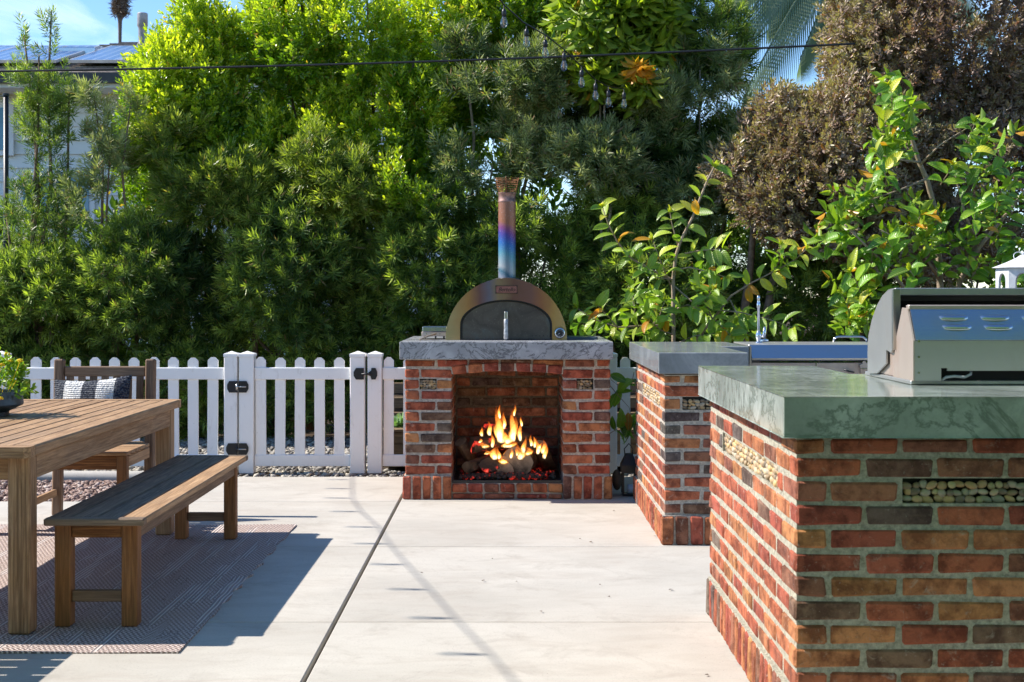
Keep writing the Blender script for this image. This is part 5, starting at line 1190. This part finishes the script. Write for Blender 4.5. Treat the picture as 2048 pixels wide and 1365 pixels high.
for i, (px, py) in enumerate(cl):
    d = 9.45+rng.uniform(-.15, .25); c = P(px, py, d)-off2; st = c+Vector((rng.uniform(-.05, .1), .12, -.13)); b = [st, st.lerp(c, .5)+Vector((.01, 0, .01)), c]; branch(g2, b, .004); leafy(g2, b, .15, 3, 1.1, i % 2 == 0, .07)
for gt_, off_, cls_, n in ((g2, off2, cl, 130), (g1, off1, [(1180, 640), (1240, 650), (1290, 655), (1330, 640), (1400, 650), (1450, 650), (1500, 650), (1380, 590), (1420, 560), (1300, 600)], 26)):
    cc_ = [P(*rng.choice(cls_), 9.6+rng.uniform(-.1, .35))-off_+Vector((rng.uniform(-.1, .1), 0, rng.uniform(-.1, .08))) for _ in range(n)]
    foliage(np.array(cc_), nr.normal(size=(n, 3))*.6+np.array([0, -.3, .5]), nr.uniform(.75, 1.1, n), 'broad', 7, .09, .12, .052, M['guava_mass'], gt_, 'inner_leaves', -15, 50, .3)['kind'] = 'stuff'
# shaded bough hanging between the fireplace and the middle counter
g3 = thing('guava_bough', 'low dark guava bough hanging between the fireplace and the middle counter', 'branch', P(1240, 740, 9.2)); off3 = Vector(g3.location)
for pts, nn in (([(1217, 735), (1222, 760), (1240, 775)], 2), ([(1215, 765), (1235, 790), (1258, 815), (1264, 840)], 2), ([(1215, 870), (1240, 855), (1268, 850)], 5), ([(1268, 745), (1262, 775), (1270, 790)], 1)):
    b = sub(bpath(pts, 9.15, 9.2), off3); branch(g3, b, .003); leafy(g3, b, .3, nn, .95, False, 0)
leaf(g3, P(1256, 825, 9.15)-off3, (.02, -.1, -1), 1., GO[1], Vector((0, -1, 0)))
# ---------------------------------------------------------------- rug
def mat_rug():
    k = NT('woven_rug'); v = k.coord(); s = k.n('ShaderNodeSeparateXYZ', Vector=v)
    x, y = s.outputs[0], s.outputs[1]
    zz = k.math('PINGPONG', k.math('MULTIPLY', x, 1), .02); a = k.math('SINE', k.math('MULTIPLY', k.math('ADD', y, k.math('MULTIPLY', zz, 1.0)), 330))
    ys = k.math('PINGPONG', y, .02); b2 = k.math('SINE', k.math('MULTIPLY', k.math('ADD', x, ys), 330)); st = k.math('SINE', k.math('MULTIPLY', x, 380))
    n = k.noise(k.coord(scale=(5, .5, 1)), 2.2, 4, .6); sel = k.ramp(n.outputs[0], [(.38, 0), (.42, 1)], 'LINEAR'); sel2 = k.ramp(n.outputs[0], [(.54, 0), (.58, 1)])
    h = k.mix(sel, a, b2); h = k.mix(sel2, h, st)
    c = k.ramp(h, [(.1, (.20, .145, .13)), (.7, (.74, .62, .56))])
    m = k.noise(v, 1.6, 5, .65); c = k.mix(k.ramp(m.outputs[0], [(.4, 0), (.75, .5)]), c, (.42, .32, .28))
    c = k.mix(k.math('MULTIPLY', sel2, .3), c, (.52, .5, .49))
    return k.end(k.pbr(c, .95, 0, k.bump(h, .6, .004), .1))
M['rug'] = mat_rug(); vs = []; fs = []; nx, ny = 90, 140; rx0, rx1, ry0, ry1 = -3.2, -1.182, 4.93, 7.69
for j in range(ny+1):
    for i in range(nx+1):
        u, t = i/nx, j/ny; y = ry0+(ry1-ry0)*t; e = max(0, (u-.93)/.07); edge = (.010*math.sin(y*21+2*math.sin(y*3.1))+.004*math.sin(y*47))*max(0, math.sin((t-.1)*3.5))
        x = rx0+(rx1-rx0)*u+edge*u**30; z = .006+.0035*math.sin(y*21+2*math.sin(y*3.1)+.6)*e*max(0, math.sin((t-.1)*3.5))+.0015*math.sin(x*9+y*5)
        if t < .03: z += .012*math.exp(-((x+2.3)/.12)**2)
        vs.append((x, y, z))
b = len(vs)
for j in range(ny):
    for i in range(nx): fs.append((j*(nx+1)+i, j*(nx+1)+i+1, (j+1)*(nx+1)+i+1, (j+1)*(nx+1)+i))
ring = [i for i in range(nx+1)]+[j*(nx+1)+nx for j in range(1, ny+1)]+[ny*(nx+1)+i for i in range(nx-1, -1, -1)]+[j*(nx+1) for j in range(ny-1, 0, -1)]
for r_ in ring: x, y, z = vs[r_]; vs.append((x, y, .0008))
for i in range(len(ring)): k2 = (i+1) % len(ring); fs.append((ring[i], b+i, b+k2, ring[k2]))
rg_ = MB().add(vs, fs).build('rug', M['rug'], None, True); smooth_angle(rg_, 50)
tag(rg_, 'woven outdoor rug with brown and cream zigzag bands under the bench and table', 'rug')
# a few dead leaves and crumbs on the concrete
M['litter'] = plain('dry_leaf', (.09, .06, .04), .8, 0, .2, 50, .5)
LB = ['largest dark leaf scrap on the concrete, left of the near counter base', 'leaf scrap on the far side of the joint before the fireplace opening', 'leaf scrap closest to the middle counter foot', 'leaf scrap between the joint and the middle counter corner', 'small leaf scrap left of the largest one',
  'tiny leaf scrap in the middle slab, right of the wire shadow', 'thin leaf scrap in the middle slab beside the wire shadow', 'tiny leaf scrap just past the joint before the fireplace', 'leaf scrap at the bottom edge beside the near counter base', 'tiny leaf scrap touching the wire shadow in the middle slab',
  'tiny leaf scrap above the small one in the middle slab', 'curled twig scrap on the concrete behind the bench end', 'small leaf scrap near the lower joint, right of the wire shadow', 'tiny leaf scrap just before the fireplace base', 'tiny leaf scrap on the slab before the fireplace, centre']
for i, (px, py, s) in enumerate([(1342, 1182, .03), (1182, 1086, .025), (1228, 1024, .022), (1310, 1075, .02), (1218, 1196, .016), (1033, 1166, .012), (967, 1164, .022), (985, 1120, .01), (1413, 1353, .02), (843, 1148, .016), (1200, 1172, .01), (455, 990, .03), (1083, 1226, .018), (1100, 1010, .012), (1160, 1080, .015)]):
    d = F*H/(py-CY); x = GX(px, d); m = MB(); a = rng.uniform(0, 3)
    ps = [(s*.5*math.cos(a+q)*(1 if k % 2 else .45), s*.5*math.sin(a+q)*(1 if k % 2 else .4), .003+.004*rng.random()) for k, q in enumerate(np.linspace(0, 5.5, 7))]
    m.add(ps+[(0, 0, .007)], [(k, (k+1) % 7, 7) for k in range(7)]+[tuple(range(6, -1, -1))])
    tag(m.build('dry_leaf', M['litter'], None, False, (x, d, .0015)), LB[i], 'dry leaf', 'dry leaf bits scattered on the concrete')
# ---------------------------------------------------------------- poles, cable, string lights
def pole(label, px, top, d, r): 
    t = thing('metal_pole', label, 'pole', GB(px, d)); zt = GZ(top, d); MB().lathe([(r, 0), (r, zt)], (0, 0, 0), 12).build('shaft', M['black'], t, True); MB().lathe([(r*1.25, zt), (r*1.25, zt+.02), (.004, zt+.025)], (0, 0, 0), 12).build('cap', M['black'], t); return t
pole('black metal pole at the left edge in front of the white house', 12, 192, 12.75, .024); pole('black metal pole rising through the podocarpus below the orange leaves', 1272, 190, 12.35, .026)
cbp = []
for i in range(41):
    t = i/40; px = -120+1830*t; py = 147-57*t+9*math.sin(math.pi*t)-2; cbp.append(P(px, py, 11.5-.3*t))
tag(MB().tube(cbp, .0095, 6).build('overhead_cable', M['black'], None, True), 'black cable crossing the whole hedge from the left edge to the bronze tree', 'cable')
def mat_glass():
    k = NT('clear_bulb'); g = k.n('ShaderNodeBsdfGlossy', Roughness=.05, Color=(.9, .9, .92)); t = k.n('ShaderNodeBsdfTransparent', Color=(.86, .88, .9)); lw = k.n('ShaderNodeLayerWeight', Blend=.35)
    mx = k.n('ShaderNodeMixShader', Fac=k.math('MULTIPLY', k.math('ADD', lw.outputs['Facing'], .1), .5)); k.i(mx, 'i1', t); k.i(mx, 'i2', g); return k.end(mx)
M['bulb'] = mat_glass(); M['filament'] = plain('filament', (.75, .45, .25), .4, 0)
def strand(label, pts, drops, s=1.0):
    t = thing('string_light', label, 'string lights', pts[0]); o = Vector(pts[0])
    MB().tube([Vector(p)-o for p in pts], .0055 if s == 1 else .0042, 6).build('wire', M['black'], t, True)
    for p in drops:
        q = Vector(p)-o
        MB().lathe([(.004, 0), (.004, -.028), (.013, -.034), (.017, -.05), (.017, -.082), (.013, -.086)], tuple(q), 10).build('socket', M['black'], t, True)
        b_ = MB().lathe([(.012, -.084), (.018, -.10), (.027, -.125), (.028, -.14), (.019, -.16), (.004, -.168)], tuple(q), 14, False).build('bulb', M['bulb'], t, True)
        MB().tube([q+Vector((-.006, 0, -.09)), q+Vector((-.005, 0, -.14)), q+Vector((0, 0, -.146)), q+Vector((.005, 0, -.14)), q+Vector((.006, 0, -.09))], .0022, 5).build('filament', M['filament'], b_)
wr = [(960, -60), (1000, 0), (1008, 10), (1045, 44), (1093, 72), (1127, 99), (1163, 133), (1191, 160), (1217, 174), (1248, 178), (1272, 192)]
dd = np.linspace(9.3, 12.3, len(wr)); wp = [P(a, b, d) for (a, b), d in zip(wr, dd)]
dr_ = [wp[2], P(1053, 50, 10.1), P(1090.6, 72, 10.3), P(1128, 99, 10.55), P(1163, 133, 10.8), P(1191, 160, 11.1), P(1217, 174, 11.3), P(1248, 178, 11.6)]
strand('black string of clear bulbs running from the top edge down to the black pole', wp, dr_)
zc = 2.86; gp = [(705, 960), (705, 978), (705, 997), (723, 1024), (758, 1055), (780, 1088.5), (815, 1130), (861, 1180), (911, 1237.5), (982, 1310), (1060, 1400), (1150, 1520)]
sp_ = []
for px, py in gp:
    d = F*H/(py-CY); x = GX(px, d); sp_.append(Vector((x-KX*zc, d-KY*zc, zc)))
strand('black string of clear bulbs over the table, outside the frame, whose shadow crosses the patio', [P(12, 195, 12.74)]+sp_, sp_[:11], 1.6)
# ---------------------------------------------------------------- house behind the hedge
hs = thing('white_house', 'white clapboard house with a grey hip roof and solar panels behind the hedge at left', 'house', (0, 0, 0))
M['siding'] = plain('siding', (.86, .85, .80), .7, 0, .3, 1.2, .05); M['fascia'] = plain('gutter', (.05, .047, .045), .5); M['shingle'] = plain('shingle', (.26, .22, .19), .9, 0, .1, 9, .4, .6, 40, .02)
hw0, hw1 = -8.4, -1.0; n = 22
for i in range(n):
    z0_ = -.05+i*.2; MB().prism([(20.02, z0_), (19.965, z0_+.002), (20.0, z0_+.2), (20.02, z0_+.2)], 0, hw0, hw1).build('siding_board', M['siding'], hs)
MB().box(hw0, hw1, 20.021, 28, 0, 4.35).build('wall', M['siding'], hs)
ez = GZ(147, 19.3); KZ = .279
def rp(px, py, lift=0.0):
    d = (H-ez+19.3*KZ)/((py-CY)/F+KZ); return Vector((GX(px, d), d, ez+(d-19.3)*KZ+lift))
zr = ez+4.7*KZ; A = [(-8.75, 19.3, ez), (-.6, 19.3, ez), (-.6, 28.7, ez), (-8.75, 28.7, ez)]; B = [(-6.6, 24, zr), (-2.6, 24, zr)]
MB().add(A+B, [(0, 1, 5, 4), (1, 2, 5), (2, 3, 4, 5), (3, 0, 4), (3, 2, 1, 0)]).build('roof', M['shingle'], hs)
# shingle courses proud of the front slope
for i in range(1, 20):
    t = i/20; d = 19.3+4.7*t; z = ez+4.7*KZ*t; xl = -8.75+2.15*t; xr = -.6-2.0*t; MB().box(xl, xr, d-.02, d+.04, z-.01, z+.018).build('shingle_course', M['shingle'], hs)
MB().box(-8.75, -.6, 19.2, 19.299, ez-.14, ez+.0).build('gutter', M['fascia'], hs); MB().box(-8.7, -.65, 19.3, 20.0, ez-.2, ez-.142).build('soffit', M['siding'], hs)
def mat_solar():
    k = NT('solar_cells'); v = k.coord(); b = k.n('ShaderNodeTexBrick', Vector=v, Scale=1, Mortar_Size=.012, Brick_Width=.158, Row_Height=.158, Mortar_Smooth=.1); b.offset = 0
    k.i(b, 'Color1', (.03, .07, .19)); k.i(b, 'Color2', (.04, .085, .22)); k.i(b, 'Mortar', (.35, .4, .5)); return k.end(k.pbr(b.outputs['Color'], .12, 0, None, .7))
M['solar'] = mat_solar(); M['alu'] = plain('alu', (.55, .57, .6), .4, .6)
def solar(x0, x1, py0, py1, nm='solar_panel'):
    p = rp(300, py0, .09); q = rp(300, py1, .09); L = (q-p).length; ang = math.atan(KZ); m = MB(); W_ = x1-x0
    m.box(0, W_, 0, L, 0, .03); o = m.build(nm, M['solar'], hs); o.location = (x0, p.y, p.z); o.rotation_euler = (ang, 0, 0)
    f = MB(); t = .025
    for bx in ((-t, 0, -t, L+t), (W_, W_+t, -t, L+t), (0, W_, -t, 0), (0, W_, L, L+t)): f.box(bx[0], bx[1], bx[2], bx[3], -.01, .034)
    f.build('frame', M['alu'], o)
pb = rp(140, 137).x; ps = rp(240, 137).x; pe = rp(310, 137).x
solar(pb, ps-.04, 137, 108); solar(ps+.02, ps+1.6, 137, 108); solar(rp(-160, 137).x, rp(-65, 137).x, 137, 108); solar(rp(-60, 137).x, rp(40, 137).x, 137, 108); solar(rp(44, 137).x, rp(110, 137).x, 137, 108)
q = rp(150, 118); MB().cbox(q.x-.35, q.x+.3, q.y, q.y+.9, q.z-.1, q.z+.18, .01).build('skylight', M['mirror_sky_tint'], hs)
q = rp(285, 100); zt0 = GZ(95, q.y); zt1 = GZ(28, q.y); r_ = 10.5/F*q.y
smooth_angle(MB().lathe([(r_*1.4, q.z-.1), (r_*1.25, zt0), (r_*.78, zt0+.08), (r_*.78, GZ(57, q.y)), (r_*1.0, GZ(53, q.y)), (r_*1.0, zt1), (r_*.9, zt1+.01)], (q.x, q.y, 0), 20).build('vent_pipe', plain('vent_metal', (.34, .31, .30), .5, .5, .5, 4, .55), hs), 40)
for px in (186, 258, 273, 243): q = rp(px, 104); MB().cbox(q.x-.16, q.x+.16, q.y, q.y+.2, q.z-.02, q.z+.09, .01).build('roof_vent', M['alu'], hs)
M['glass'] = plain('window_glass', (.07, .25, .38), .08, 0, .8, 2, .3)
for (a, b, c, d) in ((-60, 28, 205, 312), (36, 190, 345, 450)):
    x0, x1, z1, z0_ = GX(a, 19.93), GX(b, 19.93), GZ(c, 19.93), GZ(d, 19.93); o = MB().cbox(x0, x1, 19.90, 19.93, z0_, z1, .004).build('window', M['white'], hs); nn = 2
    for k in range(nn): w_ = (x1-x0-.08*(nn+1))/nn; xx = x0+.08+k*(w_+.08); MB().box(xx, xx+w_, 19.885, 19.899, z0_+.08, z1-.08).build('pane', M['glass'], o)
# ---------------------------------------------------------------- palms
tp = thing('fan_palm', 'distant tall palm with a shaggy trunk top above the house roof', 'palm tree', GB(240, 60)); o_ = Vector(tp.location)
pz = [(97, 3.2), (60, 3.6), (42, 4.2), (30, 8), (15, 11.5), (0, 12.5), (-15, 9), (-40, 7)]
MB().tube([Vector((0, 0, 0))]+[Vector((GX(240+(0 if y > 40 else 1), 60)-o_.x, 0, GZ(y, 60))) for y, r_ in pz], [.14]+[r_/F*60 for y, r_ in pz], 10).build('trunk', plain('palm_trunk', (.16, .12, .1), .9, 0, .1, 3, .5), tp, True)
n = 500; pp = np.stack([nr.normal(0, .11, n), nr.normal(0, .11, n), nr.uniform(GZ(30, 60), GZ(-60, 60), n)], 1); foliage(pp, nr.normal(size=(n, 3))*.35+np.array([0, 0, -1.]), np.ones(n), 'narrow', 5, .1, .42, .05, plain('dead_frond', (.3, .24, .19), .9), tp, 'dead_fronds', -40, 20)['kind'] = 'stuff'
n = 40; foliage(np.array([[0, 0, GZ(-140, 60)]]*n)+nr.normal(size=(n, 3))*.2, nr.normal(size=(n, 3)), np.ones(n)*1.4, 'narrow', 14, .9, 1.1, .09, M['podo'], tp, 'fronds', 0, 60)['kind'] = 'stuff'
def mat_frond():
    k = NT('palm_leaflet'); n = k.noise(k.coord(), 3, 3); c = k.ramp(n.outputs[0], [(.3, (.14, .2, .12)), (.7, (.28, .34, .22))]); b = k.pbr(c, .4, 0, None, .5); t = k.n('ShaderNodeBsdfTranslucent', Color=k.mix(1, c, (1.3, 1.5, .9), 'MULTIPLY'))
    mx = k.n('ShaderNodeMixShader', Fac=.3); k.i(mx, 'i1', b); k.i(mx, 'i2', t); return k.end(mx)
M['frond'] = mat_frond(); q2 = thing('king_palm', 'palm with long blue-green feather fronds showing between the podocarpus and the bronze tree', 'palm tree', GB(1760, 15)); o_ = Vector(q2.location)
crown_ = P(1740, -230, 15)-o_; MB().tube([(0, 0, 0), (0, 0, crown_.z*.5), tuple(crown_)], [.14, .12, .10], 10).build('trunk', M['bark_pale'], q2, True)
for i, (mx_, my_, ex_, ey_, de) in enumerate([(1550, -90, 1445, 125, 14.4), (1620, -60, 1490, 185, 14.2), (1530, -130, 1430, 20, 14.6), (1680, -80, 1600, 120, 14.8), (1500, -200, 1390, -40, 14.3), (1650, -110, 1540, 40, 14.9), (1700, -60, 1680, 90, 14.5), (1850, -120, 1990, 60, 14.5), (1620, -180, 1530, -20, 15.2), (1900, -260, 2100, -100, 15)]):
    a, m_, e = crown_, P(mx_, my_, (15+de)/2)-o_, P(ex_, ey_, de)-o_; m = MB(); pts = [a*(1-t)**2+m_*2*t*(1-t)+e*t*t for t in np.linspace(0, 1, 14)]
    m.tube(pts, [.018*(1-.75*k/13)+.003 for k in range(14)], 6); n = 64
    for k in range(6, n):
        t = k/n; p, tt = along(pts, t); sd = tt.cross(Vector((0, 0, 1))).normalized(); L = .85*math.sin(math.pi*(.12+.83*t))**.6; w_ = .02
        for sg in (1, -1):
            d_ = (sd*sg*.35+tt*.35+Vector((0, 0, -.85))).normalized(); d2 = (d_+Vector((0, 0, -.5))).normalized(); x = tt*w_
            p1 = p+d_*L*.5; p2 = p1+d2*L*.5; m.add([p-x*.5, p+x*.5, p1+x, p1-x, p2], [(0, 1, 2, 3), (3, 2, 4)])
    m.build('frond', M['frond'], q2)
# ---------------------------------------------------------------- thin clouds high over the garden
def mat_cloud():
    k = NT('thin_cloud'); v = k.coord(scale=(1, .45, 1)); n = k.noise(v, .007, 8, .6, .6); f = k.ramp(n.outputs[0], [(.48, 0), (.75, .3)])
    d = k.n('ShaderNodeBsdfTranslucent', Color=(.95, .95, .95)); d2 = k.n('ShaderNodeBsdfDiffuse', Color=(.95, .95, .95)); a = k.n('ShaderNodeAddShader'); k.i(a, 'i0', d); k.i(a, 'i1', d2)
    t = k.n('ShaderNodeBsdfTransparent'); mx = k.n('ShaderNodeMixShader', Fac=f); k.i(mx, 'i1', t); k.i(mx, 'i2', a); return k.end(mx)
M['cloud'] = mat_cloud()
c_ = MB().add([(-3500, 700, 250), (3500, 700, 250), (3500, 6500, 250), (-3500, 6500, 250)], [(0, 1, 2, 3)]).build('clouds', M['cloud']); tag(c_, kind='structure')
# ---------------------------------------------------------------- unseen hedge behind the camera, added to cut sky light on the near counter
rh = thing('sky_block_hedge', 'tall green hedge added behind the viewpoint to darken the near counter front', 'hedge', (1.5, -1.6, 0))
n = 1500; p = np.stack([nr.uniform(-5, 6, n), nr.uniform(-.4, .4, n), nr.uniform(0, 3.3, n)], 1)
foliage(p, nr.normal(size=(n, 3))*.6+np.array([0, .6, .6]), nr.uniform(1.1, 1.6, n), 'broad', 12, .3, .16, .09, M['bright'], rh, 'crown')['kind'] = 'stuff'
# ---------------------------------------------------------------- unseen green umbrellas, added to block sky and tint the near counter
def mat_canvas():
    k = NT('green_canvas'); c = (.16, .30, .13); d = k.pbr(c, .9, 0, None, .1); t = k.n('ShaderNodeBsdfTranslucent', Color=(.24, .42, .18)); mx = k.n('ShaderNodeMixShader', Fac=.5); k.i(mx, 'i1', d); k.i(mx, 'i2', t); return k.end(mx)
M['canvas'] = mat_canvas()
def umbrella(label, x, y):
  um = thing('umbrella', label, 'umbrella', (x, y, 0))
  MB().lathe([(.02, 0), (.02, 2.95)], (0, 0, 0), 12).build('pole', M['teak_z'], um, True)
  MB().lathe([(.28, .0), (.28, .05), (.04, .07)], (0, 0, 0), 24).build('base', M['black'], um)
  cv = MB(); cvv = [(1.62*math.cos(R(45*i+22)), 1.62*math.sin(R(45*i+22)), 2.42) for i in range(8)]+[(1.62*math.cos(R(45*i+22)), 1.62*math.sin(R(45*i+22)), 2.27) for i in range(8)]+[(0, 0, 2.93)]
  cv.add(cvv, [(i, (i+1) % 8, 16) for i in range(8)]+[(8+i, 8+(i+1) % 8, (i+1) % 8, i) for i in range(8)]); cv.build('canopy', M['canvas'], um)
  for i in range(8): MB().tube([(0, 0, 2.9), (1.58*math.cos(R(45*i+22)), 1.58*math.sin(R(45*i+22)), 2.4)], .009, 5).build('rib', M['teak_z'], um)
umbrella('green canvas market umbrella added out of frame to shade and green the near counter', 2.0, 2.15)
umbrella('green canvas market umbrella added out of frame to shade ground at the near counter', -.95, 2.1)
print('guava leaves', gcount, 'tris', sum(len(o.data.loop_triangles) or len(o.data.polygons) for o in bpy.data.objects if o.type == 'MESH'))
